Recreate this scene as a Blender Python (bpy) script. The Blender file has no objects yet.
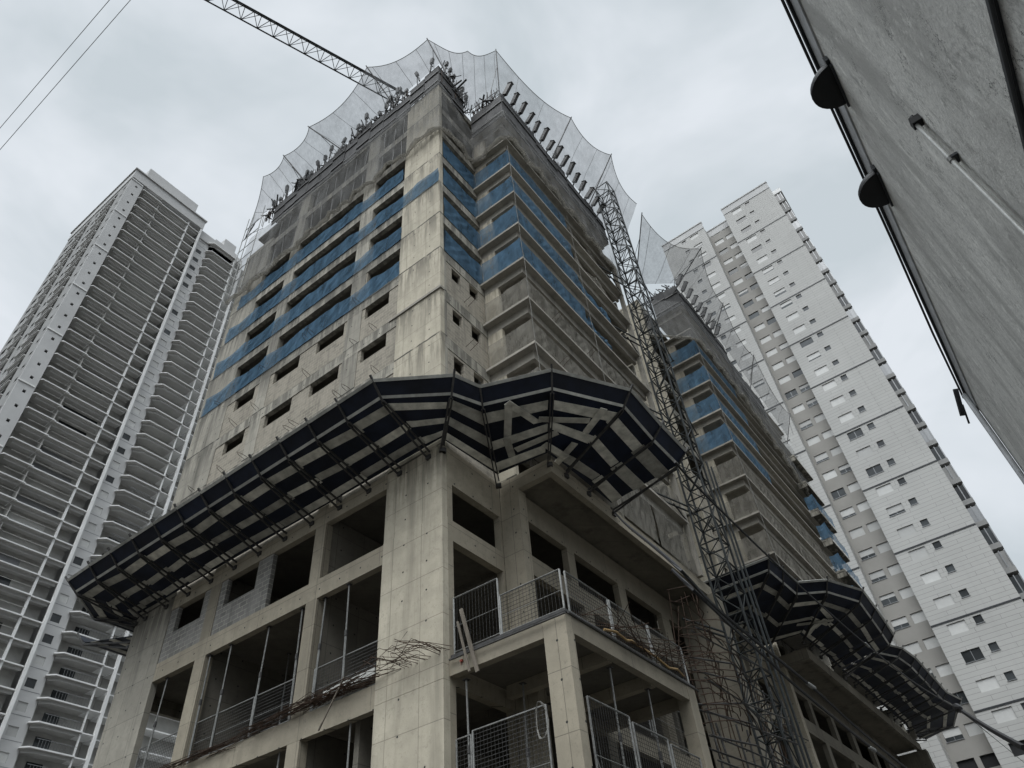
import bpy, math, random
from math import radians as R, sin, cos, pi
from mathutils import Vector as V
random.seed(7)
sc = bpy.context.scene
COL = sc.collection

# ------------------------------------------------------------------ camera, sky, sun, exposure
cam = bpy.data.objects.new('camera', bpy.data.cameras.new('camera')); COL.objects.link(cam)
cam.data.sensor_width = 36; cam.data.lens = 727.2 * 36 / 1024
cam.data.clip_start = .05; cam.data.clip_end = 4000
def camera_matrix(yaw, pitch, roll):
    from mathutils import Matrix
    f = V((sin(yaw)*cos(pitch), cos(yaw)*cos(pitch), sin(pitch)))
    r = V((cos(yaw), -sin(yaw), 0)); u = r.cross(f)
    r2 = cos(roll)*r + sin(roll)*u; u2 = -sin(roll)*r + cos(roll)*u
    m = Matrix((r2, u2, -f)).transposed().to_4x4()
    return m
cam.matrix_world = camera_matrix(R(56.7826), R(44.2982), R(-5.9132))
sc.camera = cam

SUN_AZ, SUN_EL = 252.0, 62.0      # the bright part of the overcast, compass degrees from +Y clockwise
w = bpy.data.worlds.new('World'); sc.world = w; w.use_nodes = True
nt = w.node_tree; nt.nodes.clear()
def wn(t, **k):
    n = nt.nodes.new(t)
    for a, b in k.items(): setattr(n, a, b)
    return n
out = wn('ShaderNodeOutputWorld'); bg = wn('ShaderNodeBackground'); bg.inputs[1].default_value = .1
sky = wn('ShaderNodeTexSky', sky_type='NISHITA'); sky.sun_disc = False
sky.sun_elevation = R(SUN_EL); sky.sun_rotation = R(SUN_AZ); sky.dust_density = 3
tc = wn('ShaderNodeTexCoord')
mp = wn('ShaderNodeMapping'); mp.inputs['Scale'].default_value = (1.1, 1.1, 1.9)
no = wn('ShaderNodeTexNoise'); no.inputs['Scale'].default_value = 2.3; no.inputs['Detail'].default_value = 5; no.inputs['Roughness'].default_value = .52
no.inputs['Distortion'].default_value = .35
cr = wn('ShaderNodeValToRGB')
cr.color_ramp.elements[0].position = .40; cr.color_ramp.elements[0].color = (.625, .692, .738, 1)
cr.color_ramp.elements[1].position = .60; cr.color_ramp.elements[1].color = (.825, .875, .93, 1)
sd = V((sin(R(SUN_AZ))*cos(R(SUN_EL)), cos(R(SUN_AZ))*cos(R(SUN_EL)), sin(R(SUN_EL))))
dt = wn('ShaderNodeVectorMath', operation='DOT_PRODUCT'); dt.inputs[1].default_value = sd
gl = wn('ShaderNodeMapRange'); gl.interpolation_type = 'SMOOTHSTEP'
gl.inputs[1].default_value = .74; gl.inputs[2].default_value = 1; gl.inputs[3].default_value = 9.5; gl.inputs[4].default_value = 56
vm = wn('ShaderNodeVectorMath', operation='SCALE')
mx = wn('ShaderNodeMix', data_type='RGBA'); mx.inputs[0].default_value = .96
L = nt.links.new
L(tc.outputs['Generated'], mp.inputs[0]); L(mp.outputs[0], no.inputs['Vector']); L(no.outputs[0], cr.inputs[0])
L(tc.outputs['Generated'], dt.inputs[0]); L(dt.outputs['Value'], gl.inputs[0])
sx = wn('ShaderNodeSeparateXYZ'); hz = wn('ShaderNodeMapRange'); hz.interpolation_type = 'SMOOTHSTEP'     # an overcast sky is darker low down
hz.inputs[1].default_value = 0; hz.inputs[2].default_value = .42; hz.inputs[3].default_value = .22; hz.inputs[4].default_value = 1
mu = wn('ShaderNodeMath', operation='MULTIPLY')
L(tc.outputs['Generated'], sx.inputs[0]); L(sx.outputs[2], hz.inputs[0]); L(hz.outputs[0], mu.inputs[0]); L(gl.outputs[0], mu.inputs[1])
L(cr.outputs[0], vm.inputs[0]); L(mu.outputs[0], vm.inputs['Scale'])
L(sky.outputs[0], mx.inputs[6]); L(vm.outputs[0], mx.inputs[7]); L(mx.outputs[2], bg.inputs[0]); L(bg.outputs[0], out.inputs[0])
sun = bpy.data.objects.new('sun', bpy.data.lights.new('sun', 'SUN')); COL.objects.link(sun)
sun.data.energy = 1.5; sun.data.angle = R(40); sun.data.color = (1, .97, .92)
sun.rotation_euler = (-sd).to_track_quat('-Z', 'Y').to_euler()
sc.view_settings.view_transform = 'Standard'; sc.view_settings.look = 'None'
sc.view_settings.exposure = 0; sc.view_settings.gamma = 1
sc.cycles.max_bounces = 5; sc.cycles.diffuse_bounces = 3; sc.cycles.transparent_max_bounces = 24

# ------------------------------------------------------------------ materials
class M:
    def __init__(s, name):
        s.m = bpy.data.materials.new(name); s.m.use_nodes = True
        s.t = s.m.node_tree; s.b = s.t.nodes['Principled BSDF']; s.out = s.t.nodes['Material Output']
    def n(s, t, **k):
        n = s.t.nodes.new(t)
        for a, b in k.items(): setattr(n, a, b)
        return n
    def l(s, a, b): s.t.links.new(a, b)
    def math(s, op, a, b=None, c=None, clamp=False):
        n = s.n('ShaderNodeMath', operation=op); n.use_clamp = clamp
        for i, v in enumerate((a, b, c)):
            if v is None: continue
            if isinstance(v, (int, float)): n.inputs[i].default_value = v
            else: s.l(v, n.inputs[i])
        return n.outputs[0]
    def pos(s): return s.n('ShaderNodeNewGeometry').outputs['Position']
    def noise(s, vec, scale, detail=4, rough=.55, sx=1, sy=1, sz=1):
        mpn = s.n('ShaderNodeMapping'); mpn.inputs['Scale'].default_value = (sx, sy, sz); s.l(vec, mpn.inputs[0])
        n = s.n('ShaderNodeTexNoise'); n.inputs['Scale'].default_value = scale
        n.inputs['Detail'].default_value = detail; n.inputs['Roughness'].default_value = rough
        s.l(mpn.outputs[0], n.inputs['Vector']); return n.outputs[0]
    def ramp(s, f, stops):
        r = s.n('ShaderNodeValToRGB'); e = r.color_ramp.elements
        while len(e) < len(stops): e.new(.5)
        for i, (p, c) in enumerate(stops):
            e[i].position = p; e[i].color = (c, c, c, 1) if isinstance(c, (int, float)) else (*c, 1)
        s.l(f, r.inputs[0]); return r.outputs[0]
    def mix(s, f, a, b, bt='MIX'):
        n = s.n('ShaderNodeMix', data_type='RGBA', blend_type=bt)
        for i, v in ((0, f), (6, a), (7, b)):
            if isinstance(v, (int, float)): n.inputs[i].default_value = v if i == 0 else (v, v, v, 1)
            elif isinstance(v, tuple): n.inputs[i].default_value = (*v, 1)
            else: s.l(v, n.inputs[i])
        return n.outputs[2]
    def uz(s, p):
        x = s.n('ShaderNodeSeparateXYZ'); s.l(p, x.inputs[0])
        c = s.n('ShaderNodeCombineXYZ'); s.l(s.math('ADD', x.outputs[0], x.outputs[1]), c.inputs[0]); s.l(x.outputs[2], c.inputs[1])
        return c.outputs[0], x
    def bump(s, h, strength=.3, dist=.02):
        b = s.n('ShaderNodeBump'); b.inputs['Strength'].default_value = strength; b.inputs['Distance'].default_value = dist
        s.l(h, b.inputs['Height']); s.l(b.outputs[0], s.b.inputs['Normal'])
    def done(s, col, rough=.85, metal=0):
        if isinstance(col, tuple): s.b.inputs['Base Color'].default_value = (*col, 1)
        else: s.l(col, s.b.inputs['Base Color'])
        if isinstance(rough, (int, float)): s.b.inputs['Roughness'].default_value = rough
        else: s.l(rough, s.b.inputs['Roughness'])
        s.b.inputs['Metallic'].default_value = metal; s.b.inputs['Specular IOR Level'].default_value = .3
        return s.m

def brick(m, uv, bw, bh, mortar, off=.5, c1=1., c2=.85, cm=.4, shift=(0, 0)):
    mpn = m.n('ShaderNodeMapping'); mpn.inputs['Location'].default_value = (*shift, 0); m.l(uv, mpn.inputs[0])
    b = m.n('ShaderNodeTexBrick'); b.offset = off
    b.inputs['Scale'].default_value = 1; b.inputs['Brick Width'].default_value = bw; b.inputs['Row Height'].default_value = bh
    b.inputs['Mortar Size'].default_value = mortar; b.inputs['Mortar Smooth'].default_value = .2
    for k, c in (('Color1', c1), ('Color2', c2), ('Mortar', cm)): b.inputs[k].default_value = (c, c, c, 1)
    m.l(mpn.outputs[0], b.inputs['Vector']); return b

def concrete(name, base, dark=.45, pw=1.22, ph=1.45, shift=(.1, .25), holes=True, streak=1.0, floors=False):
    m = M(name); p = m.pos(); uv, xyz = m.uz(p)
    big = m.noise(p, .35, 5, .6); mid = m.noise(p, 2.2, 6, .65); fine = m.noise(p, 28, 3, .6)
    st = m.noise(p, 1.6, 5, .6, 1, 1, .09)
    col = m.mix(m.ramp(big, [(.3, 0.), (.7, 1.)]), tuple(c*.80 for c in base), tuple(min(1, c*1.12) for c in base))
    col = m.mix(m.ramp(mid, [(.42, 0.), (.62, .45)]), col, tuple(c*.70 for c in base))
    col = m.mix(m.math('MULTIPLY', m.ramp(st, [(.52, 0.), (.72, .75)]), streak), col, tuple(c*dark for c in base))
    sp = m.noise(p, 7, 6, .75)
    col = m.mix(m.ramp(sp, [(.55, 0.), (.68, .6)]), col, tuple(c*.55 for c in base))
    b = brick(m, uv, pw, ph, .012, 0, 1, .9, .55, shift)
    col = m.mix(1., col, b.outputs['Color'], 'MULTIPLY')
    if floors:      # cold joints and run-off stains below each storey line
        z = m.math('ADD', xyz.outputs[2], m.math('MULTIPLY', m.math('SUBTRACT', m.noise(p, 1.4, 4), .5), .14))
        fz = m.math('FRACT', m.math('DIVIDE', m.math('ADD', z, 2.9*20-27.68), 2.9))
        ln = m.math('LESS_THAN', fz, .032)
        stn = m.math('MULTIPLY', m.math('MULTIPLY', m.ramp(fz, [(.30, 0.10), (.92, 1.)]), m.ramp(m.noise(p, 3.4, 5, .65, 1, 1, .10), [(.43, 0.), (.56, 1.)])), .9)
        up = m.math('GREATER_THAN', xyz.outputs[2], 13.3); stn = m.math('MULTIPLY', stn, up); ln = m.math('MULTIPLY', ln, up)
        col = m.mix(stn, col, tuple(c*.30 for c in base))
        col = m.mix(m.math('MULTIPLY', ln, m.ramp(m.noise(p, 1.9, 4), [(.36, .25), (.48, .95)])), col, (.035, .033, .028))
    col = m.mix(m.ramp(fine, [(.3, .0), (.8, .25)]), col, tuple(c*.6 for c in base))
    h = m.math('ADD', m.math('MULTIPLY', fine, .25), m.math('MULTIPLY', mid, .5))
    h = m.math('SUBTRACT', h, m.math('MULTIPLY', b.outputs['Fac'], .6))
    if holes:
        def cell(v, s, o): return m.math('ABSOLUTE', m.math('SUBTRACT', m.math('FRACT', m.math('DIVIDE', m.math('ADD', v, o), s)), .5))
        s2 = m.n('ShaderNodeSeparateXYZ'); m.l(uv, s2.inputs[0])
        du = m.math('MULTIPLY', cell(s2.outputs[0], .98, .2), .98); dv = m.math('MULTIPLY', cell(s2.outputs[1], .97, .31), .97)
        dd = m.math('SQRT', m.math('ADD', m.math('MULTIPLY', du, du), m.math('MULTIPLY', dv, dv)))
        f = m.math('LESS_THAN', dd, .032); hid = m.noise(p, 1.1, 2)
        f = m.math('MULTIPLY', f, m.math('GREATER_THAN', hid, .42))
        col = m.mix(f, col, (.03, .03, .028)); h = m.math('SUBTRACT', h, f)
    oi = m.n('ShaderNodeObjectInfo').outputs['Random']
    col = m.mix(1., col, m.ramp(oi, [(0., .80), (1., 1.08)]), 'MULTIPLY')
    m.bump(h, .35, .02); return m.done(col, .9)

MAT = {}
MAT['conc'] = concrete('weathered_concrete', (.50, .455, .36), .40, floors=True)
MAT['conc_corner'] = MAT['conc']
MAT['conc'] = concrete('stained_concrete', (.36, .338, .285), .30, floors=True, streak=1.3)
MAT['conc_low'] = concrete('formed_concrete', (.345, .308, .238), .42, 3.0, 1.45, (.2, .05), True, .55)
MAT['shade_grime'] = concrete('shade_and_grime_concrete', (.21, .19, .15), .45, 1.6, 1.45, (.3, .2), True, 1.2)  # podium shade under the canopies painted into the colour, along with grime
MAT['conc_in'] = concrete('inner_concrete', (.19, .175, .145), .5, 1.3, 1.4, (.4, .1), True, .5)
MAT['slab'] = concrete('slab_concrete', (.38, .355, .305), .45, 3.1, 40, (.3, 7), False, .8)
def blockwork(name, base, mort):
    m = M(name); p = m.pos(); uv, _ = m.uz(p)
    b = brick(m, uv, .40, .20, .013, .5, 1., .72, 0)
    col = m.mix(1., base, b.outputs['Color'], 'MULTIPLY')
    col = m.mix(b.outputs['Fac'], col, mort)
    sm = m.noise(p, 1.3, 5, .65)
    col = m.mix(m.ramp(sm, [(.45, 0.), (.62, .7)]), col, tuple(c*1.12 for c in base))
    col = m.mix(m.ramp(m.noise(p, 3, 5, .6, 1, 1, .15), [(.5, 0.), (.7, .5)]), col, tuple(c*.5 for c in base))
    m.bump(m.math('SUBTRACT', m.math('MULTIPLY', m.noise(p, 30, 3), .3), b.outputs['Fac']), .4, .02)
    return m.done(col, .92)
MAT['block'] = blockwork('concrete_blockwork', (.27, .245, .20), (.36, .33, .27))
MAT['block_low'] = blockwork('grey_blockwork', (.20, .195, .18), (.36, .34, .30))
def mesh_mat(name, col, alpha, wr=7., cover=.25, trans=.5):
    m = M(name); p = m.pos()
    wv = m.noise(p, wr, 4, .6, 1, 1, .22); lg = m.noise(p, .8, 4, .6)
    c = m.mix(m.ramp(wv, [(.3, 0.), (.7, 1.)]), tuple(x*.78 for x in col), tuple(min(1, x*1.18) for x in col))
    df = m.n('ShaderNodeBsdfDiffuse'); tl = m.n('ShaderNodeBsdfTranslucent'); m.l(c, df.inputs[0]); m.l(c, tl.inputs[0])
    a = m.n('ShaderNodeMixShader'); a.inputs[0].default_value = trans; m.l(df.outputs[0], a.inputs[1]); m.l(tl.outputs[0], a.inputs[2])
    t = m.n('ShaderNodeBsdfTransparent'); mxs = m.n('ShaderNodeMixShader')
    al = m.math('ADD', alpha - cover/2, m.math('MULTIPLY', m.math('SUBTRACT', m.math('ADD', wv, lg), .5), cover*1.6), None, True)
    m.l(al, mxs.inputs[0]); m.l(t.outputs[0], mxs.inputs[1]); m.l(a.outputs[0], mxs.inputs[2]); m.l(mxs.outputs[0], m.out.inputs[0])
    return m.m
MAT['blue'] = mesh_mat('blue_mesh_fabric', (.125, .225, .33), .60, 2.2, .30, .45)
MAT['greynet'] = mesh_mat('grey_mesh_fabric', (.30, .285, .25), .50, 2.5, .3, .4)
MAT['haznet'] = mesh_mat('fine_white_netting', (.25, .255, .26), .36, 5., .24, .3)
MAT['curtain'] = mesh_mat('grey_net_curtain', (.24, .24, .235), .30, 2.2, .30, .2)
def simple(name, col, rough=.6, metal=0, var=.25, scale=6, bump=0, stretch=(1, 1, 1), rnd=0):
    m = M(name); p = m.pos(); f = m.noise(p, scale, 5, .6, *stretch)
    c = m.mix(m.ramp(f, [(.3, 0.), (.7, 1.)]), tuple(x*(1-var) for x in col), tuple(min(1, x*(1+var)) for x in col))
    if rnd: c = m.mix(1., c, m.ramp(m.n('ShaderNodeObjectInfo').outputs['Random'], [(0., 1-rnd), (1., 1+rnd*.5)]), 'MULTIPLY')
    if bump: m.bump(f, bump, .01)
    return m.done(c, rough, metal)
MAT['navy'] = simple('navy_plywood', (.007, .011, .024), .6, 0, .5, 1.5, 0, (1, 1, 1), .5)
MAT['board'] = simple('pale_plank', (.54, .525, .465), .8, 0, .35, 2.6, .1, (1, 1, .3), .45)
MAT['rail'] = simple('pale_rail', (.42, .42, .39), .6, 0, .25, 3, 0, (1, 1, 1), .3)
MAT['steel'] = simple('dark_painted_steel', (.060, .058, .056), .55, .3, .4, 7)
MAT['mast'] = simple('dull_galvanised_mast', (.022, .025, .025), .5, .3, .4, 5)
MAT['galv'] = simple('galvanised_steel', (.20, .20, .19), .5, .4, .3, 9)
MAT['pale_pipe'] = simple('pale_pipe_metal', (.42, .42, .40), .35, .3, .15, 9)
MAT['rust'] = simple('rusty_rebar', (.060, .038, .026), .85, .2, .5, 9)
MAT['rope'] = simple('grey_rope', (.20, .195, .18), .9)
MAT['wood'] = simple('weathered_timber', (.15, .13, .105), .85, 0, .35, 8, .2, (1, 1, .2))
MAT['form'] = simple('dark_formwork_ply', (.048, .047, .047), .75, 0, .6, 1.6, .2, (1, 1, .5), .5)
MAT['black'] = simple('black_rubber', (.010, .010, .011), .5, 0, .2)
MAT['dark'] = simple('dark_opening', (.012, .012, .013), .6, 0, .2)
MAT['glass'] = simple('dark_window_glass', (.05, .055, .058), .12, 0, .3, .7, 0, (1, 1, 1), .6)
MAT['shutter'] = simple('white_roller_shutter', (.50, .50, .485), .5, 0, .05, 2, 0, (1, 1, 1), .25)
MAT['frame'] = simple('grey_aluminium', (.22, .225, .23), .4, .5, .1)
MAT['white'] = simple('white_paint', (.68, .68, .67), .7, 0, .1, .5)
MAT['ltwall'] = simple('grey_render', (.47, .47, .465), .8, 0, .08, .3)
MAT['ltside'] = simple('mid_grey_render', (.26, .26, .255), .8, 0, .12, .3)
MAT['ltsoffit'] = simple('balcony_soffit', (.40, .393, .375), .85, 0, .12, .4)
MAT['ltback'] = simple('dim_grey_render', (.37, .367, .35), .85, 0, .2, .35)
MAT['marble'] = simple('pale_stone', (.55, .55, .54), .5, 0, .2, 1.5)
def cladding(name, base):
    m = M(name); p = m.pos(); uv, _ = m.uz(p)
    b = brick(m, uv, 4.3, .483, .022, .37, 1., .955, .60)
    n = m.noise(p, .12, 4); c = m.mix(m.ramp(n, [(.3, 0.), (.7, 1.)]), tuple(x*.93 for x in base), tuple(x*1.05 for x in base))
    st = m.noise(p, 1.2, 4, .6, 1, 1, .05)
    c = m.mix(m.ramp(st, [(.55, 0.), (.75, .25)]), c, tuple(x*.7 for x in base))
    m.bump(m.math('MULTIPLY', b.outputs['Fac'], -1), .4, .02)
    return m.done(m.mix(1., c, b.outputs['Color'], 'MULTIPLY'), .7)
MAT['clad'] = cladding('pale_panel_cladding', (.41, .408, .392))
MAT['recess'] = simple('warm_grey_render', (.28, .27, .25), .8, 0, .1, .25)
def stucco():
    m = M('cracked_cement_render'); p = m.pos()
    a = m.noise(p, .55, 6, .65); f = m.noise(p, 22, 5, .75); bb = m.noise(p, 90, 2, .6)
    st = m.noise(p, 1.3, 5, .65, 1, 1, .10)
    vo = m.n('ShaderNodeTexVoronoi', feature='DISTANCE_TO_EDGE'); vo.inputs['Scale'].default_value = .85
    wob = m.n('ShaderNodeVectorMath', operation='ADD'); ns = m.n('ShaderNodeTexNoise'); ns.inputs['Scale'].default_value = 1.6; ns.inputs['Detail'].default_value = 7; ns.inputs['Roughness'].default_value = .7
    m.l(p, ns.inputs['Vector']); sc_ = m.n('ShaderNodeVectorMath', operation='SCALE'); sc_.inputs['Scale'].default_value = 1.5
    m.l(ns.outputs['Color'], sc_.inputs[0]); m.l(p, wob.inputs[0]); m.l(sc_.outputs[0], wob.inputs[1]); m.l(wob.outputs[0], vo.inputs['Vector'])
    crk = m.math('MULTIPLY', m.math('LESS_THAN', vo.outputs['Distance'], .0045), m.ramp(m.noise(p, .9, 3), [(.46, 0.), (.56, 1.)]))
    base = (.75, .745, .71)
    c = m.mix(m.ramp(a, [(.32, 0.), (.68, 1.)]), tuple(x*.78 for x in base), tuple(x*1.15 for x in base))
    g2 = m.noise(p, 6.5, 7, .8, 1, 1, .45)
    c = m.mix(m.ramp(f, [(.42, 0.), (.64, .7)]), c, tuple(x*.55 for x in base))
    c = m.mix(m.ramp(g2, [(.53, 0.), (.63, .75)]), c, tuple(x*.45 for x in base))
    c = m.mix(m.ramp(m.noise(p, 3.2, 6, .75, 1, 1, .3), [(.56, 0.), (.66, .7)]), c, tuple(min(1, x*1.25) for x in base))
    c = m.mix(m.ramp(st, [(.48, 0.), (.62, .75)]), c, tuple(x*.55 for x in base))
    c = m.mix(m.ramp(m.noise(p, 5, 5, .7), [(.58, 0.), (.68, .35)]), c, tuple(x*1.5 for x in base))
    c = m.mix(crk, c, (.05, .05, .05))
    m.bump(m.math('SUBTRACT', m.math('ADD', m.math('MULTIPLY', f, .8), m.math('MULTIPLY', bb, .35)), crk), .65, .03)
    return m.done(c, .95)
MAT['stucco'] = stucco()
MAT['gutter'] = simple('dark_gutter', (.035, .037, .04), .5, .2, .3)
MAT['ridge'] = simple('pale_flashing', (.42, .43, .44), .6, 0, .2, 3)
MAT['asphalt'] = simple('asphalt', (.045, .045, .045), .9, 0, .3, 5, .2)
MAT['pave'] = simple('paving', (.13, .127, .12), .9, 0, .2, 2, .1)
MAT['earth'] = simple('city_ground', (.07, .066, .06), .95, 0, .3, .1)
MAT['orange'] = simple('red_plastic', (.30, .06, .04), .5)
MAT['hose'] = simple('tan_hose', (.30, .20, .09), .6)

# ------------------------------------------------------------------ mesh builder
class MB:
    def __init__(s): s.v = []; s.f = []
    def face(s, *pts):
        i = len(s.v); s.v += [tuple(p) for p in pts]; s.f.append(tuple(range(i, i+len(pts)))); return s
    def box(s, x0, x1, y0, y1, z0, z1):
        if x0 > x1: x0, x1 = x1, x0
        if y0 > y1: y0, y1 = y1, y0
        i = len(s.v)
        s.v += [(x0,y0,z0),(x1,y0,z0),(x1,y1,z0),(x0,y1,z0),(x0,y0,z1),(x1,y0,z1),(x1,y1,z1),(x0,y1,z1)]
        s.f += [tuple(i+k for k in q) for q in ((3,2,1,0),(4,5,6,7),(0,1,5,4),(1,2,6,5),(2,3,7,6),(3,0,4,7))]; return s
    def beam(s, a, b, w, h=None, up=(0,0,1)):     # rectangular bar from a to b
        h = h or w; a = V(a); b = V(b); d = (b-a).normalized(); u = V(up)
        if abs(d.dot(u)) > .98: u = V((1,0,0))
        r = d.cross(u).normalized(); u = r.cross(d); r *= w/2; u *= h/2
        i = len(s.v); s.v += [tuple(p) for p in (a-r-u,a+r-u,a+r+u,a-r+u,b-r-u,b+r-u,b+r+u,b-r+u)]
        s.f += [tuple(i+k for k in q) for q in ((3,2,1,0),(4,5,6,7),(0,1,5,4),(1,2,6,5),(2,3,7,6),(3,0,4,7))]; return s
    def tube(s, pts, r, n=6):
        pts = [V(p) for p in pts]; base = len(s.v)
        ref = None
        for k, p in enumerate(pts):
            d = (pts[min(k+1, len(pts)-1)] - pts[max(k-1, 0)]).normalized()
            if ref is None or abs(ref.dot(d)) > .95: ref = V((0,0,1)) if abs(d.z) < .9 else V((1,0,0))
            a = d.cross(ref).normalized(); b = a.cross(d)
            rr = r[k] if isinstance(r, (list, tuple)) else r
            for j in range(n):
                t = 2*pi*j/n; s.v.append(tuple(p + a*(rr*cos(t)) + b*(rr*sin(t))))
        for k in range(len(pts)-1):
            for j in range(n):
                s.f.append((base+k*n+j, base+k*n+(j+1) % n, base+(k+1)*n+(j+1) % n, base+(k+1)*n+j))
        s.f.append(tuple(base+j for j in range(n))[::-1]); e = base+(len(pts)-1)*n; s.f.append(tuple(e+j for j in range(n))); return s
    def grid(s, rows):                            # sheet from rows of points
        i = len(s.v); n = len(rows[0])
        for r in rows: s.v += [tuple(p) for p in r]
        for a in range(len(rows)-1):
            for b in range(n-1): s.f.append((i+a*n+b, i+a*n+b+1, i+(a+1)*n+b+1, i+(a+1)*n+b))
        return s
    def prism(s, poly, z0, z1):
        i = len(s.v); n = len(poly)
        s.v += [(p[0], p[1], z0) for p in poly] + [(p[0], p[1], z1) for p in poly]
        s.f.append(tuple(i+k for k in range(n))[::-1]); s.f.append(tuple(i+n+k for k in range(n)))
        for k in range(n): s.f.append((i+k, i+(k+1) % n, i+n+(k+1) % n, i+n+k))
        return s
    def plate(s, pts, n, t):                      # a flat polygon with thickness t along n
        n = V(n).normalized()*t; i = len(s.v); k = len(pts)
        s.v += [tuple(V(p)) for p in pts] + [tuple(V(p)+n) for p in pts]
        s.f.append(tuple(i+j for j in range(k))[::-1]); s.f.append(tuple(i+k+j for j in range(k)))
        for j in range(k): s.f.append((i+j, i+(j+1) % k, i+k+(j+1) % k, i+k+j))
        return s
    def wall(s, ax, p, t, u0, u1, z0, z1, holes=()):   # wall in plane ax=p, thickness t (signed, inwards), rectangular holes
        us = sorted({u0, u1, *[min(max(h[k], u0), u1) for h in holes for k in (0, 1)]})
        zs = sorted({z0, z1, *[min(max(h[k], z0), z1) for h in holes for k in (2, 3)]})
        def P(u, d, z): return (p+d, u, z) if ax == 'x' else (u, p+d, z)
        nu, nz = len(us)-1, len(zs)-1
        solid = [[not any(h[0] <= (us[i]+us[i+1])/2 <= h[1] and h[2] <= (zs[j]+zs[j+1])/2 <= h[3] for h in holes) for j in range(nz)] for i in range(nu)]
        S = lambda i, j: 0 <= i < nu and 0 <= j < nz and solid[i][j]
        for i in range(nu):
            for j in range(nz):
                if not solid[i][j]: continue
                a, b, c, d = us[i], us[i+1], zs[j], zs[j+1]
                s.face(P(a,0,c), P(b,0,c), P(b,0,d), P(a,0,d)); s.face(P(a,t,d), P(b,t,d), P(b,t,c), P(a,t,c))
                if not S(i-1, j): s.face(P(a,0,c), P(a,0,d), P(a,t,d), P(a,t,c))
                if not S(i+1, j): s.face(P(b,0,d), P(b,0,c), P(b,t,c), P(b,t,d))
                if not S(i, j-1): s.face(P(a,0,c), P(a,t,c), P(b,t,c), P(b,0,c))
                if not S(i, j+1): s.face(P(a,0,d), P(b,0,d), P(b,t,d), P(a,t,d))
        return s
    def shift(s, d):
        s.v = [(a+d[0], b+d[1], c+d[2]) for a, b, c in s.v]; return s

ORG = {}
def link(name, mb, mat, org, smooth=False):
    me = bpy.data.meshes.new(name)
    me.from_pydata([(a-org[0], b-org[1], c-org[2]) for a, b, c in mb.v], [], mb.f)
    me.materials.append(MAT[mat] if isinstance(mat, str) else mat)
    if smooth: me.polygons.foreach_set('use_smooth', [True]*len(me.polygons))
    me.update(); o = bpy.data.objects.new(name, me); COL.objects.link(o); return o
def thing(name, label, cat, loc=(0,0,0), group=None):
    o = bpy.data.objects.new(name, None); COL.objects.link(o); o.location = loc; o.empty_display_size = .2
    ORG[o.name] = loc; o['label'] = label; o['category'] = cat
    if group: o['group'] = group
    return o
def part(name, mb, mat, parent, label=None, kind=None, smooth=False):
    if not mb.f: return None
    org = ORG[parent.name]; o = link(name, mb, mat, org, smooth); o.parent = parent; ORG[o.name] = org
    if label: o['label'] = label
    if kind: o['kind'] = kind
    return o
def single(name, mb, mat, label, cat, group=None, kind=None, smooth=False):
    lo = [min(p[k] for p in mb.v) for k in range(3)]; hi = [max(p[k] for p in mb.v) for k in range(3)]
    org = ((lo[0]+hi[0])/2, (lo[1]+hi[1])/2, lo[2]); o = link(name, mb, mat, org, smooth); o.location = org; ORG[o.name] = org
    if kind != 'structure': o['label'] = label; o['category'] = cat
    if group: o['group'] = group
    if kind: o['kind'] = kind
    return o
def clone(root, loc, rotz=0, label=None):
    r = root.copy(); COL.objects.link(r); r.location = loc; r.rotation_euler = (0, 0, rotz)
    if label: r['label'] = label
    for ch in list(root.children):
        c = ch.copy(); COL.objects.link(c); c.parent = r
        for g in list(ch.children):
            d = g.copy(); COL.objects.link(d); d.parent = c
    return r
ORD = ['first','second','third','fourth','fifth','sixth','seventh','eighth','ninth','tenth','eleventh','twelfth','thirteenth','fourteenth','fifteenth',
       'sixteenth','seventeenth','eighteenth','nineteenth','twentieth']
def lerp(a, b, t): return V(a)*(1-t) + V(b)*t

# ------------------------------------------------------------------ the setting
single('ground', MB().box(-900, 1100, -900, 1100, -2.2, -1.75), 'earth', '', '', kind='structure')
single('road', MB().box(-200, 300, 1.3, 6.4, -1.74, -1.70), 'asphalt', '', '', kind='structure')
single('pavement', MB().box(-200, 300, -1.48, 1.3, -1.74, -1.58), 'pave', '', '', kind='structure')
single('pavement', MB().box(-200, 300, 6.4, 8.7, -1.74, -1.58), 'pave', '', '', kind='structure')

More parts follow.
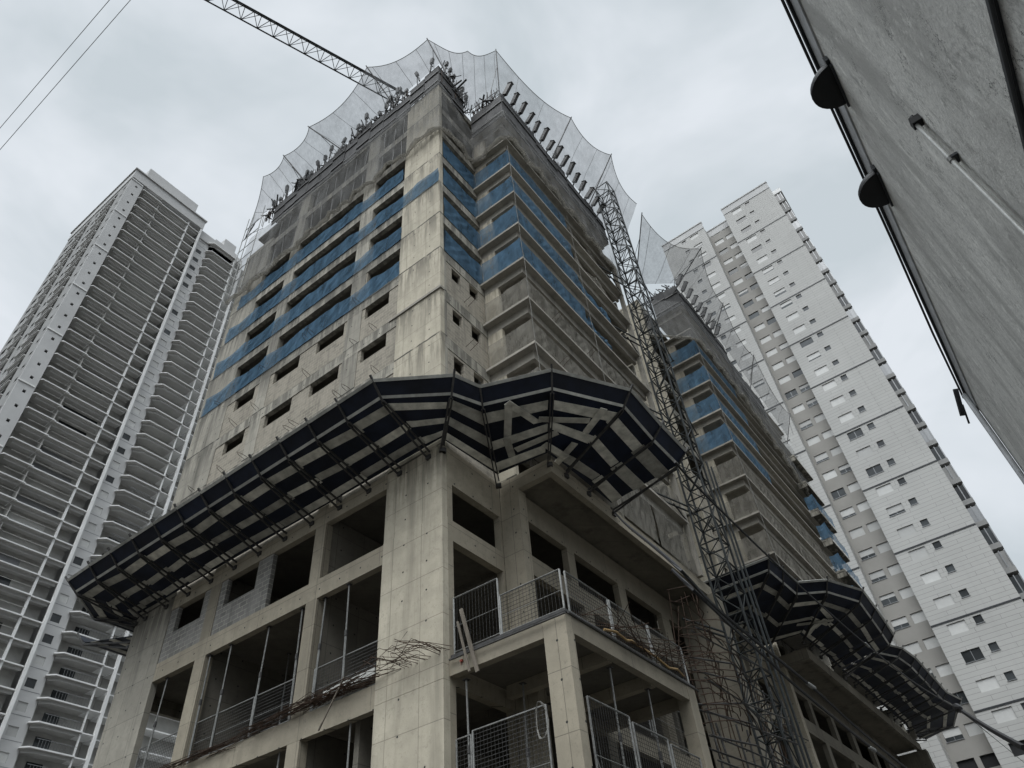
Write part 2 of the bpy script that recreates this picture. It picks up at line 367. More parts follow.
# ------------------------------------------------------------------ the two towers under construction
X0, Y0, YL = 14.49, 12.6, 30.2
LV = [4.05, 8.65, 13.2, 16.1, 19.0, 21.9, 24.8, 27.7, 30.6, 33.5, 36.4, 39.3, 42.2, 45.1]
BD = .63                                           # beam depth
ZB = -1.75
def ripple(a, k): return a*(sin(k*2.1)+.6*sin(k*5.3+1.1)+.4*sin(k*11.7+2.))
def sheet(path, z0, z1, amp=.04, sag=.12, step=.3, jag=.05, nz=5, lean=0):
    """hanging fabric along a horizontal path: rippled, top edge sagging between fixings"""
    rows = [[] for _ in range(nz+1)]
    for a, b in zip(path, path[1:]):
        a = V((*a, 0)); b = V((*b, 0)); ln = (b-a).length; n = max(2, int(ln/step)); d = (b-a)/ln; nn = V((d.y, -d.x, 0))
        for k in range(n+(1 if b.xy == V(path[-1]) else 0)):
            s = k/n*ln; p = a+d*s; ph = p.x*1.3+p.y*1.7+z0
            t = (s % 2.6)/2.6; sg_ = sag*(.4+1.5*abs(sin(int(s/2.6)*2.3+z0))); top = z1 - sg_*4*t*(1-t) + ripple(jag*.4, ph)
            for j in range(nz+1):
                f = j/nz; z = z0+(top-z0)*f
                q = p + nn*(ripple(amp, ph*1.6+f*2.5)*(.25+.75*sin(pi*f)) - lean*f)
                rows[j].append((q.x, q.y, z))
    return MB().grid(rows)

def tower(dx, dy, dz, XR, label, front):
    T = thing('unfinished_tower', label, 'building', (X0+dx, Y0+dy, ZB))
    sh = (dx, dy, dz)
    def P(name, mb, mat, lab=None, kind=None): return part(name, mb.shift(sh), mat, T, lab, kind)
    top = LV[-1]
    # floor slabs
    for k, z in enumerate(LV):
        m = MB().box(X0+.25, XR-.2, Y0+.21, YL-.25, z-.16, z)
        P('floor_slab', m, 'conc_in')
        if 4 <= k <= (12 if front else 13): P('balcony_slab', MB().box(17.36, XR-.1, 10.04, Y0-.003, z-.13, z), 'slab')
        elif k == 3: P('balcony_slab', MB().box(17.95, XR+1.2, 10.55, Y0-.003, z-.3, z-.02), 'shade_grime')
    P('end_post', MB().box(XR-.34, XR-.12, 10.06, 10.30, 16.11, 39.2), 'slab')
    for z in LV[3:12]: P('end_fin', MB().box(XR-.33, XR-.13, 10.31, 12.5, z+.01, z+.5), 'slab')
    P('added_core_wall', MB().box(20, XR-3, 16.5, 27, ZB, top), 'conc_in')  # unseen block added inside to darken the open floors
    P('rear_wall', MB().box(XR-.2, XR, Y0+.25, YL, ZB, top-2.9), 'conc_in')  # unseen back wall, added solid to keep the interior dark
    # blockwork facade
    P('corner_wall', MB().box(X0, X0+.26, Y0, 15.15, ZB, 8.02).box(X0, X0+.26, Y0, 15.15, 8.03, 13.24).box(X0+.012, X0+.26, Y0+.012, 15.15, 13.25, 24.82).box(X0, X0+.26, Y0, 15.15, 24.84, top), 'conc_corner')
    P('ledge', MB().box(X0-.05, X0+.2, Y0-.05, 15.6, 24.70, 24.835), 'slab')
    # end wall of the blockwork facade and return
    P('end_wall', MB().wall('x', X0+.004, .25, 27.5, YL, ZB, top-2.4), 'conc')
    holes = [(15.3, 21.5, LV[0], 8.0), (15.3, 21.5, LV[1], 12.5), (22.5, 28, LV[1], 12.5), (16.5, 19, 13.9, 15.4)]
    holes += [(16+j*4, 18+j*4, z+.9, z+2.2) for z in LV[4:12] for j in range(3)]
    P('gable_wall', MB().wall('y', YL-.003, -.22, X0+.26, XR, ZB, top-2.4, holes), 'conc')
    # beams of the blockwork facade
    for k, z in enumerate(LV):
        d = .72 if k < 3 else BD
        P('facade_beam', MB().box(X0+.006, X0+.25, 15.153, 27.497, z-d, z), 'conc_low' if k < 4 else 'conc')
        if k < len(LV)-1:
            zt = LV[k+1]-(.72 if k+1 < 3 else BD)
            cols = [(18.2, 18.75), (24.2, 24.85)] if k < 4 else [(17.5, 18.5), (24.05, 24.9)]
            for a, b in cols: P('column', MB().box(X0+.01, X0+.34, a, b, z+.001, zt-.001), 'conc_low' if k < 4 else 'conc')
            if k < 4:
                for y in ((18.25, 24.3) if k < 3 else (18.3, 21.1, 24.3)): P('partition_wall', MB().box(X0+.345, 19.8, y, y+.2, z+.002, zt+.4), 'conc_in')
    if front:
        P('block_wall', MB().wall('x', X0+.03, .18, 21.1, 24.19, 13.202, 15.46, [(21.95, 23.8, 14.3, 15.46)]), 'block_low')
        P('block_wall', MB().wall('x', X0+.03, .18, 24.86, 27.49, 13.202, 15.46, [(25.25, 27.0, 14.35, 15.46)]), 'block_low')
        for z, wz in ((16.1, 1.2), (19.0, 1.2), (21.9, 1.42), (24.8, 1.42)):
            zt = z+2.9-BD-.002
            for a, b, h in ((15.155, 17.495, [(15.75, 17.3)]), (18.505, 24.045, [(18.7, 20.6), (21.85, 23.75)]), (24.905, 27.495, [(25.25, 26.8)])):
                P('block_wall', MB().wall('x', X0+.035, .17, a, b, z+.002, zt, [(p, q, z+wz, zt) for p, q in h]), 'block')
        P('block_wall', MB().wall('x', X0+.035, .17, 15.155, 17.495, 27.702, 30.6-BD-.002, [(15.2, 17.4, 27.9, 30.1)]), 'block')
    # short face beside the corner
    P('short_face_wall', MB().wall('y', Y0+.004, .26, X0+.265, 17.66, ZB, 16.1, [(15.0, 17.55, 13.2, 14.62), (15.0, 17.55, 8.65, 12.46), (15.0, 17.55, 4.05, 7.95)]), 'conc_low')
    for k, z in enumerate(LV[3:-1]):
        P('short_face_beam', MB().box(X0+.262, 17.67, Y0+.006, Y0+.24, z+2.9-BD, z+2.9), 'conc')
        if z < 27:
            P('block_wall', MB().wall('y', Y0+.03, .17, X0+.265, 17.66, z+.002, z+2.9-BD-.002, [(15.3, 15.92, z+1.35, z+2.12), (16.55, 17.2, z+1.4, z+2.2)]), 'block')
            P('short_face_column', MB().box(X0+.264, X0+.42, Y0+.01, Y0+.26, z+.003, z+2.9-BD-.003), 'conc')
    # balcony block
    for k, z in enumerate(LV[4:13 if front else 14]):
        P('balcony_beam', MB().box(17.68, 17.86, 10.36, 12.59, z-.13-.46, z-.132).box(17.863, XR-.3, 10.362, 10.54, z-.13-.46, z-.134), 'slab')
    for k, z in enumerate(LV[3:13]):
        zt = (LV[4:13]+[45.1])[k]-.595
        if z > 41: break
        P('balcony_side_wall', MB().box(17.68, 17.87, 11.8, 12.59, z+.002, zt), 'conc_corner')
        for xa in (23.3, XR-.45): P('balcony_side_wall', MB().box(xa, xa+.18, 10.57, 12.58, z+.002, zt), 'conc')
        m = MB().wall('y', Y0+.007, .18, 17.68, XR-.2, z+.001, z+2.9-.17, [(18.5, 22.6, z+.1, z+2.2), (24.2, XR-1.3, z+.1, z+2.2)])
        P('living_room_wall', m, 'conc')
    # podium: overhang, column, right-hand storeys
    P('overhang_beam', MB().box(17.68, 17.94, 10.3, 12.59, 15.5, 16.1).box(17.943, XR+1.2, 10.302, 10.54, 15.5, 16.1), 'conc_low' if front else 'shade_grime')
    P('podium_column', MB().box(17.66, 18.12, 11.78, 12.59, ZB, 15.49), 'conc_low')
    P('podium_wall', MB().wall('y', 12.0, .25, 18.125, XR+8, 8.0, 15.65, [(18.2, 20.9, 13.2, 14.6), (21.4, 24.6, 13.2, 14.6), (25.2, 28.3, 13.2, 14.6), (29, 32.5, 13.2, 14.6), (33.2, 36, 13.2, 14.6), (18.2, 21.6, 8.65, 12.46), (22.2, 26.5, 8.65, 12.46), (27.1, 31.0, 8.65, 12.46), (31.7, 36, 8.65, 12.46)]), 'conc_low' if front else 'shade_grime')
    P('podium_slab', MB().box(18.13, XR+8, 12.26, 18, 8.3, 8.64).box(18.13, XR+8, 12.26, 18, 12.85, 13.19), 'conc_in')
    P('podium_rear_wall', MB().box(29.7, XR+8, 17.5, 17.8, ZB, 15.5), 'conc_in')
    P('podium_beam', MB().box(18.13, XR+8, 11.98, 12.24, 3.4, 4.05), 'conc_low')
    for x in (21.7, 26.6, 31.1): P('podium_column', MB().box(x, x+.55, 11.97, 12.5, ZB, 3.395).box(x, x+.55, 11.97, 12.5, 4.055, 7.99), 'shade_grime')
    P('podium_pier', MB().box(XR+.35, XR+1.15, 9.95, 11.9, ZB, 15.48), 'shade_grime')
    return T, sh, P

T1, SH1, P1 = tower(0, 0, 0, 29.6, 'raw concrete tower on an open podium, with a blockwork facade', True)
T2, SH2, P2 = tower(23.34, -.74, .2, 39.5, 'second unfinished concrete tower behind the hoist mast, blue screens on its balconies', False)

# terrace of the front tower
def tb(name, mb, mat='conc_low'): part(name, mb, mat, T1)
for z in (4.05, 8.65):
    tb('terrace_slab', MB().box(14.98, 21.7, 8.97, 12.58, z-.2, z-.071), 'conc_in')
    tb('terrace_beam', MB().box(14.72, 14.97, 9.48, 12.59, z-.52, z-.07).box(15.06, 21.34, 8.79, 9.02, z-.52, z-.07).box(21.62, 21.86, 9.2, 12.0, z-.52, z-.07))
for za, zb in ((ZB, 8.648),):
    tb('terrace_column', MB().box(14.715, 15.05, 8.78, 9.47, za, zb-.07)); tb('terrace_column', MB().box(21.35, 21.88, 8.78, 9.19, za, zb-.07))
for x in (17.0, 19.4): tb('terrace_joist', MB().box(x, x+.25, 9.03, 12.4, 8.1, 8.44))
tb('terrace_inner_wall', MB().wall('y', 16.2, .2, 15.0, 21.5, ZB, 8.4, [(19.3, 20.6, 4.05, 6.4)]), 'conc_in')
for m_ in (MB().box(14.68, 14.78, 8.74, 12.5, 8.583, 8.66), MB().box(14.79, 21.9, 8.74, 8.84, 8.583, 8.66), MB().tube([(14.62, 8.7, 8.5), (14.62, 12.5, 8.52)], .03, 5), MB().tube([(14.7, 8.66, 8.52), (21.9, 8.66, 8.5)], .03, 5)): tb('edge_board', m_, 'steel')
# protruding rebar hooks along the slab edges
hk = 0
for z in (19.0, 21.9, 24.8, 27.7):
    for y in (16.2, 17.8, 18.2, 20.9, 21.3, 24.4, 26.1, 28.4):
        if random.random() < .22: continue
        m = MB(); yy = y+random.uniform(-.2, .2); zz = z+random.uniform(.02, .2); dr = random.uniform(.35, .5); up = random.uniform(-.05, .25)
        m.tube([(X0+.1, yy, zz), (X0-dr*.6, yy+.03, zz+up*.6), (X0-dr, yy+.09, zz+up), (X0-dr*.6, yy+.2, zz+up*.6), (X0+.1, yy+.22, zz)], .011, 5)
        part('rebar_hook', m, 'rust', T1)
for z in (21.9, 24.8):
    m = MB().tube([(16.1, Y0+.1, z+.4), (16.1, Y0-.4, z+.55), (16.35, Y0-.45, z+.55), (16.4, Y0+.1, z+.4)], .011, 5); part('rebar_hook', m, 'rust', T1)
    for x in (19.2, 22.1):
        m = MB().tube([(x, 10.1, z+.05), (x, 9.65, z+.25), (x+.2, 9.62, z+.25), (x+.25, 10.1, z+.05)], .011, 5); part('rebar_hook', m, 'rust', T1)
# far stack of balconies that juts out at the right-hand end of the second tower
for z in LV[5:12]:
    P2('jutting_balcony', MB().box(34.8, 39.6, 9.3, 10.03, z-.2, z).box(34.8, 34.9, 9.3, 10.03, z-.6, z-.202), 'conc')

# ------------------------------------------------------------------ mesh screens on the storeys
FL = ['lowest', 'second-lowest', 'third-lowest', 'fourth-lowest', 'fifth-lowest']
for i, (z, ya, yb) in enumerate(((27.7, 15.1, 29.9), (30.6, 15.1, 29.9), (33.5, 12.62, 29.7), (36.4, 15.2, 29.4))):
    single('blue_screen', sheet([(X0-.05, yb), (X0-.06, ya)], z-.04, z+1.35, .035, .16, .25), 'blue',
           f'long blue mesh strip across the blockwork facade, {FL[i]} of the four', 'mesh screen', 'blue strips on the blockwork facade')
for i, z in enumerate(LV[7:11]):
    single('blue_screen', sheet([(X0+.28, Y0-.03), (17.62, Y0-.02)], z+.0, z+1.7, .03, .1, .3), 'blue',
           f'short blue mesh panel in the narrow opening beside the front corner, {FL[i]} of four', 'mesh screen', 'blue panels beside the front corner')
for i, z in enumerate(LV[4:11]):
    blue = z > 27
    path = [(17.5, 12.5), (17.46, 10.14), (23.2 if blue else 29.3, 10.14)]
    j = i-3 if blue else i
    single('balcony_screen', sheet(path, z+.005, z+(1.72 if blue else 1.5), .03, .07, .25), 'blue' if blue else 'greynet',
           f'{"blue" if blue else "grey"} mesh round the front tower corner balcony, {FL[j]} {"blue" if blue else "grey"} one', 'mesh screen', 'screens on the corner balconies')
for i, z in enumerate(LV[7:11]):
    single('balcony_screen', sheet([(23.5, 10.22), (25.6+i*.9, 10.25)], z+.1, z+1.5, .12, .5, .25, .2), 'blue' if i < 2 else 'greynet',
           f'sagging mesh on the long balcony before the hoist mast, {FL[i]} of four', 'mesh screen', 'sagging screens by the mast')
for i, z in enumerate(LV[4:12]):
    blue = z > 30; j = i-4 if blue else i
    a, b = SH2[0], SH2[1]
    single('balcony_screen', sheet([(17.5+a, 12.5+b), (17.46+a, 10.14+b), ((25 if blue else 36)+a, 10.14+b)], z+.2, z+.2+1.6, .03, .07, .3), 'blue' if blue else 'greynet',
           f'{"blue" if blue else "grey"} mesh round the second tower corner balcony, {FL[j]} {"blue" if blue else "grey"} one', 'mesh screen', 'screens on the second tower')
for i, z in enumerate(LV[6:10]):
    a, b = SH2[0], SH2[1]
    single('balcony_screen', sheet([(34.75+a, 10+b), (34.75+a, 9.25+b), (39.5+a, 9.25+b)], z+.2, z+1.6, .03, .2, .3), 'blue',
           f'blue mesh on the second tower jutting balconies, {FL[i]} of four', 'mesh screen', 'blue screens at the far end')

for i, (x0, x1) in enumerate(((22.3, 25.6), (25.8, 29.2))):
    single('balcony_screen', sheet([(x0, 10.2), (x1, 10.2)], 16.1, 18.4, .03, .2, .25), 'greynet', f'loose grey mesh below the canopy level beside the hoist mast, {"outer" if i else "inner"} piece', 'mesh screen', 'loose mesh below the canopy')
for i, (x, y, a) in enumerate(((17.34, 10.02, 0), (23.3, 10.0, 0))):
    single('hanging_rope', MB().tube([(x+ripple(.03, k), y-.02, 19.5+k*1.1) for k in range(18)], .012, 5), 'rope', ['pale rope hanging down the corner of the balcony block', 'pale rope hanging down the middle of the long balconies'][i], 'rope')
single('hanging_rope', MB().tube([(17.34+SH2[0]+ripple(.03, k), 10.0+SH2[1], 20+k*1.1) for k in range(20)], .014, 5), 'rope', 'pale rope hanging down the corner of the second tower', 'rope')

# ------------------------------------------------------------------ debris canopies
def canopy(label, st, dz=0, zi=16.33, zo=16.75, seed=1, skip=(), extra=(), wide=(), thin=1):
    rnd = random.Random(seed)
    C = thing('debris_canopy', label, 'debris canopy', (st[0][0][0], st[0][0][1], 15.6+dz))
    I = [V((*s[0], zi+dz)) for s in st]; O = [V((*s[1], zo+dz)) for s in st]
    Tp = []
    for i in range(len(st)):
        d = (O[i]-I[i]); d.z = 0; d.normalize(); Tp.append(O[i]+d*.56+V((0, 0, .50)))
    for i in range(len(st)):
        mb = MB(); d = (O[i]-I[i]); d.z = 0; d.normalize(); side = V((-d.y, d.x, 0))*.05
        lo = V((0, 0, -.10)); wl = V((I[i].x, I[i].y, 15.80+dz)); kn = O[i]+lo
        mb.beam(I[i]+lo+side+V((0, 0, -.2)), kn+side, .04, .07); mb.beam(wl-side, kn-side, .04, .07)
        mb.beam(lerp(wl, kn, .45)-side, lerp(I[i]+lo, kn, .45)+side, .04, .05); mb.beam(wl-side*1.6, wl+side*2.4, .12, .16)
        mb.beam(kn, Tp[i]+(Tp[i]-O[i]).normalized()*.16-d*.0, .06, .07)
        part('bracket', mb, 'steel', C)
    for i in range(len(st)-1):
        if i in skip: continue
        a, b, c, d = I[i], O[i], O[i+1], I[i+1]
        part('deck_panel', MB().plate([a, b, c, d], (0, 0, 1), .02), 'navy', C)
        n = (b-a).cross(c-b)
        part('upright_panel', MB().plate([O[i], Tp[i], Tp[i+1], O[i+1]], (V((b-a).xy.to_3d())+V((0,0,-.3))), .018), 'navy', C)
        dn = V((0, 0, -.035)); ou = (b-a); ou.z = 0; ou.normalize(); ou = ou*.03+V((0, 0, -.02))
        part('rail', MB().beam(lerp(O[i], Tp[i], .93)+ou, lerp(O[i+1], Tp[i+1], .93)+ou, .035, .11, (Tp[i]-O[i])), 'rail', C)
        part('rail', MB().beam(lerp(O[i], Tp[i], .10)+ou, lerp(O[i+1], Tp[i+1], .10)+ou, .035, .10, (Tp[i]-O[i])), 'rail', C)
        for t0, wd in (((.04, .15), (.37, .17), (.72, .19)) if i in wide else ((.06, .12*thin), (.40, .12*thin), (.76, .14*thin))):
            j0, j1 = rnd.uniform(-.03, .03), rnd.uniform(-.03, .03); dd = V((0, 0, -.03-rnd.uniform(0, .012)))
            e0, e1 = (rnd.uniform(-.05, .05) if i else .0), rnd.uniform(-.05, .06)
            p = [lerp(lerp(a, b, t), lerp(d, c, t), e)+dd for t, e in ((t0+j0, e0), (t0+wd+j0, e0), (t0+wd+j1, 1+e1-.0), (t0+j1, 1+e1))]
            part('plank', MB().plate(p, (0, 0, 1), .024), 'board', C)
        if i in extra:
            for _ in range(4):
                t = rnd.uniform(.1, .8); u = rnd.uniform(.2, .8); q = lerp(lerp(a, b, t), lerp(d, c, t), u); an = rnd.uniform(0, pi); v = V((cos(an), sin(an), 0)); wv = V((-v.y, v.x, 0))*.13
                ln = rnd.uniform(.5, 1.0); q = q+V((0, 0, -.085-rnd.uniform(0, .02)))
                part('plank', MB().plate([q-v*ln-wv, q+v*ln-wv, q+v*ln+wv, q-v*ln+wv], (0, 0, 1), .022), 'board', C)
    return C
st = [((18.4, YL), (18.4, 32.7)), ((16.4, YL), (16.4, 32.7)), ((X0+.2, YL), (13.75, 32.6)), ((X0, YL-.05), (12.08, 31.1))]
st += [((X0, 29.45-1.49*k), (12.08, 29.55-1.49*k)) for k in range(12)]
st[-1] = ((X0, 13.2), (12.08, 13.05))
st += [((X0, Y0), (13.46, 11.27))]
canopy('navy debris canopy with pale planks running along the blockwork facade', st, seed=3)
st = [((X0+.05, Y0), (13.46, 11.27)), ((17.4, 12.45), (14.59, 10.82)), ((17.65, 10.35), (15.52, 8.6)), ((18.6, 10.28), (17.86, 7.26)), ((20.1, 10.28), (20.14, 7.39)), ((21.9, 10.28), (22.12, 7.41))]
canopy('navy debris canopy wrapping the corner balcony block, its pale planks broken and crossed', st, seed=5, extra=(1, 2), wide=(4, 5, 0))
a, b = SH2[0], SH2[1]
st = [((37.6, 14.0), (33.9, 12.3)), ((37.8, 11.9), (33.9, 8.35)), ((39.4, 11.8), (35.6, 8.3)), ((40.9, 11.7), (37.35, 8.25)), ((41.0, 9.6), (38.3, 6.97)), ((42.0, 9.55), (40.7, 6.05)), ((43.6, 9.55), (43.2, 6.2)), ((45.6, 9.55), (45.6, 6.35)), ((47.5, 9.55), (47.6, 6.5))]
canopy('short lower debris canopy piece at the back end of the blockwork facade', [((18.5, 30.3), (18.5, 33.0)), ((16.3, 30.3), (16.3, 33.1)), ((14.6, 30.35), (13.9, 33.1))], -.95, seed=12)
canopy('navy debris canopy on the second tower just beyond the hoist mast', st, .75, seed=8, thin=.55, extra=(4,))
st = [((48.0, 9.6), (47.8, 7.6)), ((49.6, 9.55), (49.9, 6.65))]+[((50.3+1.55*k, 9.55), (50.5+1.6*k, 6.45)) for k in range(1, 7)]+[((61.5, 9.55), (62.5, 6.0)), ((63, 9.7), (66.5, 7.2)), ((63.2, 10.5), (68, 9.6))]
canopy('navy debris canopy at the second tower far end, before the pale high-rise', st, .75, seed=9, thin=.55)

# ------------------------------------------------------------------ roof formwork, props, nets
def form_proto(wd, h, name_lab):
    t = thing('roof_formwork', name_lab, 'formwork', (0, 0, 0), 'formwork panels on the roof edge')
    part('ply_face', MB().box(-.06, 0, 0, wd-.012, 0, h), 'form', t)
    part('waler', MB().box(.003, .10, 0, wd-.03, h-.5, h-.4), 'steel', t)
    part('outer_waler', MB().box(-.13, -.063, 0, wd-.03, .35, .45), 'steel', t); part('outer_waler', MB().box(-.13, -.063, 0, wd-.03, 1.75, 1.85), 'steel', t)
    part('soldier', MB().box(.103, .17, .25, .33, .3, h+.35), 'steel', t); part('soldier', MB().box(.103, .17, .85, .93, .3, h+.2), 'steel', t)
    return t
fl = 'dark plywood formwork panel standing on the roof edge of the front tower'
fp = form_proto(1.2, 2.85, fl); used = False
def place_form(x, y, z, rz, lab):
    global used
    if not used: used = True; o = fp; fp.location = (x, y, z); fp.rotation_euler = (0, 0, rz); fp['label'] = lab
    else: o = clone(fp, (x, y, z), rz, lab)
    o.scale = (1, 1, random.choice((.80, .88, .95, 1, 1.08))); o.location.x += random.uniform(-.05, .03) if rz == 0 else 0; return o
for k in range(13):
    z = 45.02 if k < 2 else 44.75+random.uniform(-.12, .12)
    place_form(X0-.004, 12.55+1.2*k, z, 0, f'dark formwork sheet on the blockwork roof edge, {ORD[k]} from the corner')
for k in range(2): place_form(X0-.05+1.2*k+1.2, Y0-.004, 44.95-.5*k, R(90), f'dark formwork panel between front corner and balcony block, {"nearer" if k == 0 else "farther from"} the corner'.replace('nearer the', 'nearer the'))
for k in range(2): place_form(17.355, 9.98+1.2*k, 42.06, 0, f'formwork panel on the side of the balcony block roof, {"outer" if k == 0 else "inner"} of two')
for k in range(10): place_form(18.56+1.2*k, 10.036, 42.06, R(90), f'dark formwork sheet on the balcony roof edge, {ORD[k]} from the block corner')
for k in range(2): place_form(40.695, 9.25+1.2*k, 45.2, 0, f'formwork panel on the short side of the second tower roof, {"outer" if k == 0 else "inner"} of two')
for k in range(14): place_form(41.88+1.2*k, 9.296, 45.18 if k < 8 else 43.6, R(90), f'dark formwork sheet along the second tower roof edge, {ORD[k]} from its corner')
# jack props with heads
pp = thing('formwork_prop', 'x', 'prop', (0, 0, 0), 'formwork props above the roof edge')
part('tube', MB().tube([(0, 0, -.2), (0, 0, 1.3)], .055, 6), 'steel', pp)
part('strut', MB().tube([(0, 0, .9), (.35, .5, -.1)], .03, 5), 'steel', pp)
part('head', MB().box(-.09, .09, -.11, .11, .72, 1.22).tube([(-.15, 0, .5), (.15, 0, .5)], .035, 5), 'steel', pp)
pused = False; cnt = {}
def prop_at(x, y, z, rx, ry, where):
    global pused
    cnt[where] = cnt.get(where, 0)+1; n = cnt[where]
    lab = f'dark jack prop above the {where}, {ORD[min(n, 20)-1]} from the corner'
    if not pused: pused = True; o = pp; o.location = (x, y, z); o['label'] = lab
    else: o = clone(pp, (x, y, z), 0, lab)
    o.rotation_euler = (rx, ry, 0); s = random.uniform(.7, 1.3); o.scale = (1, 1, s) if 'short' in where or 'block' in where else ((1.1, 1.1, 1.45*s) if 'blockwork' in where else (1.5, 1.35, .8*s))
es = thing('waler_stub', 'x', 'formwork beam', (0, 0, 0), 'beam stubs along the roof edges'); es_used = False
part('stub', MB().box(-.10, .10, -.16, .16, .0, .85), 'steel', es); part('cap_plate', MB().box(-.13, .13, -.19, .19, .853, .90), 'form', es); part('tie', MB().tube([(0, 0, -.9), (0, 0, -.003)], .05, 6), 'steel', es)
def stub_at(x, y, z, where, n):
    global es_used
    lab = f'stubby dark beam end sticking up from the {where}, {ORD[n]} from its corner'
    o = clone(es, (x, y, z), 0, lab) if es_used else es
    es_used = True; o.location = (x, y, z); o['label'] = lab; o.rotation_euler = (.62+random.uniform(-.09, .09), random.uniform(-.06, .06), random.uniform(-.1, .1)); o.scale = (1, 1, random.uniform(.8, 1.2))
for y in (15.5, 15.8, 16.05, 16.3, 16.6, 16.9, 17.3, 18.9, 19.4, 19.8, 20.3, 20.8, 21.3, 21.8, 22.4, 24.6, 25.0, 25.4, 25.9, 26.4):
    prop_at(X0-.15+random.uniform(-.1, .3), y, 47.35+random.uniform(-.1, .1), random.uniform(-.12, .12), random.uniform(-.1, .12), 'blockwork roof edge')
for x in (14.9, 15.25, 15.6, 16.4, 16.8): prop_at(x, Y0-.2, 47.6-(x-14.9)*.9, .1, .05, 'short roof edge beside the front corner')
for k in range(15): stub_at(17.7+.8*k, 9.92-random.uniform(0, .06), 45.25, 'balcony roof edge', k)
for k in range(9): stub_at(41.1+.95*k, 9.15, 48.2, 'second tower roof edge', k)
for k, (x, y, z) in enumerate([(X0-.1, 13.2, 48.0), (X0-.1, 14.2, 47.9), (X0+.1, 17.8, 47.4), (X0+.1, 18.4, 47.3), (X0, 23.2, 47.4), (X0, 23.8, 47.4), (X0, 27.2, 47.3), (X0, 27.9, 47.3), (X0, 28.6, 47.2)]): prop_at(x, y, z, random.uniform(-.15, .15), random.uniform(-.2, .1), 'blockwork roof edge')
def roofrail(pts, lab):
    m = MB()
    for a, b in zip(pts, pts[1:]):
        a = V(a); b = V(b); n = max(2, int((b-a).length/1.5))
        for h in (.5, 1.0): m.tube([a+V((0, 0, h)), b+V((0, 0, h+random.uniform(-.08, .08)))], .022, 4)
        for k in range(n): q = lerp(a, b, k/n); m.tube([q+V((0, 0, -.5)), q+V((random.uniform(-.08, .08), random.uniform(-.08, .08), 1.25))], .026, 4)
    single('edge_guardrail', m, 'steel', lab, 'guardrail')
def clutter(pts, lab, n):
    m = MB()
    for _ in range(n):
        i = random.randrange(len(pts)-1); p = lerp(pts[i], pts[i+1], random.random()); l = random.uniform(.4, 1.3)
        d = V((random.uniform(-.5, .5), random.uniform(-.8, .8), random.uniform(.1, 1))).normalized()*l
        if random.random() < .5: m.beam(p, p+d, random.uniform(.05, .12), .05)
        else: m.tube([p, p+d], random.uniform(.02, .045), 5)
    single('loose_timber', m, 'form', lab, 'timber', kind='stuff')
clutter([(X0+.1, 29.5, 47.0), (X0+.1, 15.3, 47.2)], 'ragged timbers and tubes leaning along the blockwork roof edge', 90)
clutter([(14.7, Y0+.1, 47.4), (17.3, Y0+.1, 45.6), (17.5, 10.2, 44.7)], 'ragged timbers and tubes in the roof notch beside the front corner', 46)
clutter([(40.9, 11.5, 47.8), (40.9, 9.4, 47.8), (47, 9.4, 47.8)], 'ragged timbers and tubes on the second tower roof edge', 40)
roofrail([(X0+.3, 30, 47.2), (X0+.3, 13, 47.6)], 'thin tube guardrail along the blockwork roof edge')
roofrail([(17.4, 12.4, 45.0), (17.5, 10.2, 45.0), (29.4, 10.3, 44.8)], 'thin tube guardrail round the balcony block roof')
for z in (39.35, 42.25):
    m = MB()
    for y in (15.6, 16.4, 17.2, 18.9, 19.8, 20.7, 21.6, 22.5, 23.4, 25.2, 26.1, 27.0): m.tube([(X0+.12, y, z), (X0+.12+random.uniform(-.1, .1), y+random.uniform(-.15, .15), z+2.3)], .03, 5)
    single('shoring_props', m, 'steel', 'row of thin shoring props in the ' + ('lower' if z < 40 else 'upper') + ' netted storey of the blockwork facade', 'shoring')
# loose starter bars on the roof
def roofbars(x0, x1, y0, y1, z, n, lab):
    m = MB()
    for _ in range(n):
        x, y = random.uniform(x0, x1), random.uniform(y0, y1); h = random.uniform(.6, 2.0)
        m.tube([(x, y, z), (x+random.uniform(-.12, .12), y+random.uniform(-.2, .2), z+h)], random.choice((.014, .02, .03)), 4)
    single('starter_bars', m, 'rust', lab, 'rebar')
roofbars(X0+.05, X0+.25, 15, 30, 46.7, 120, 'thin starter bars sticking up behind the blockwork-side roof formwork')
roofbars(X0+.05, 17.4, Y0, Y0+.3, 46.9, 24, 'thin starter bars sticking up beside the front roof corner')
roofbars(14.6, 17.3, 12.5, 12.8, 45.6, 40, 'tangle of bars on the short roof edge beside the front corner')
roofbars(17.3, 17.6, 10.2, 12.4, 44.8, 26, 'bars sticking up along the side of the balcony block roof')
roofbars(18, 29, 10.2, 10.5, 44.7, 90, 'thin starter bars along the balcony roof edge')

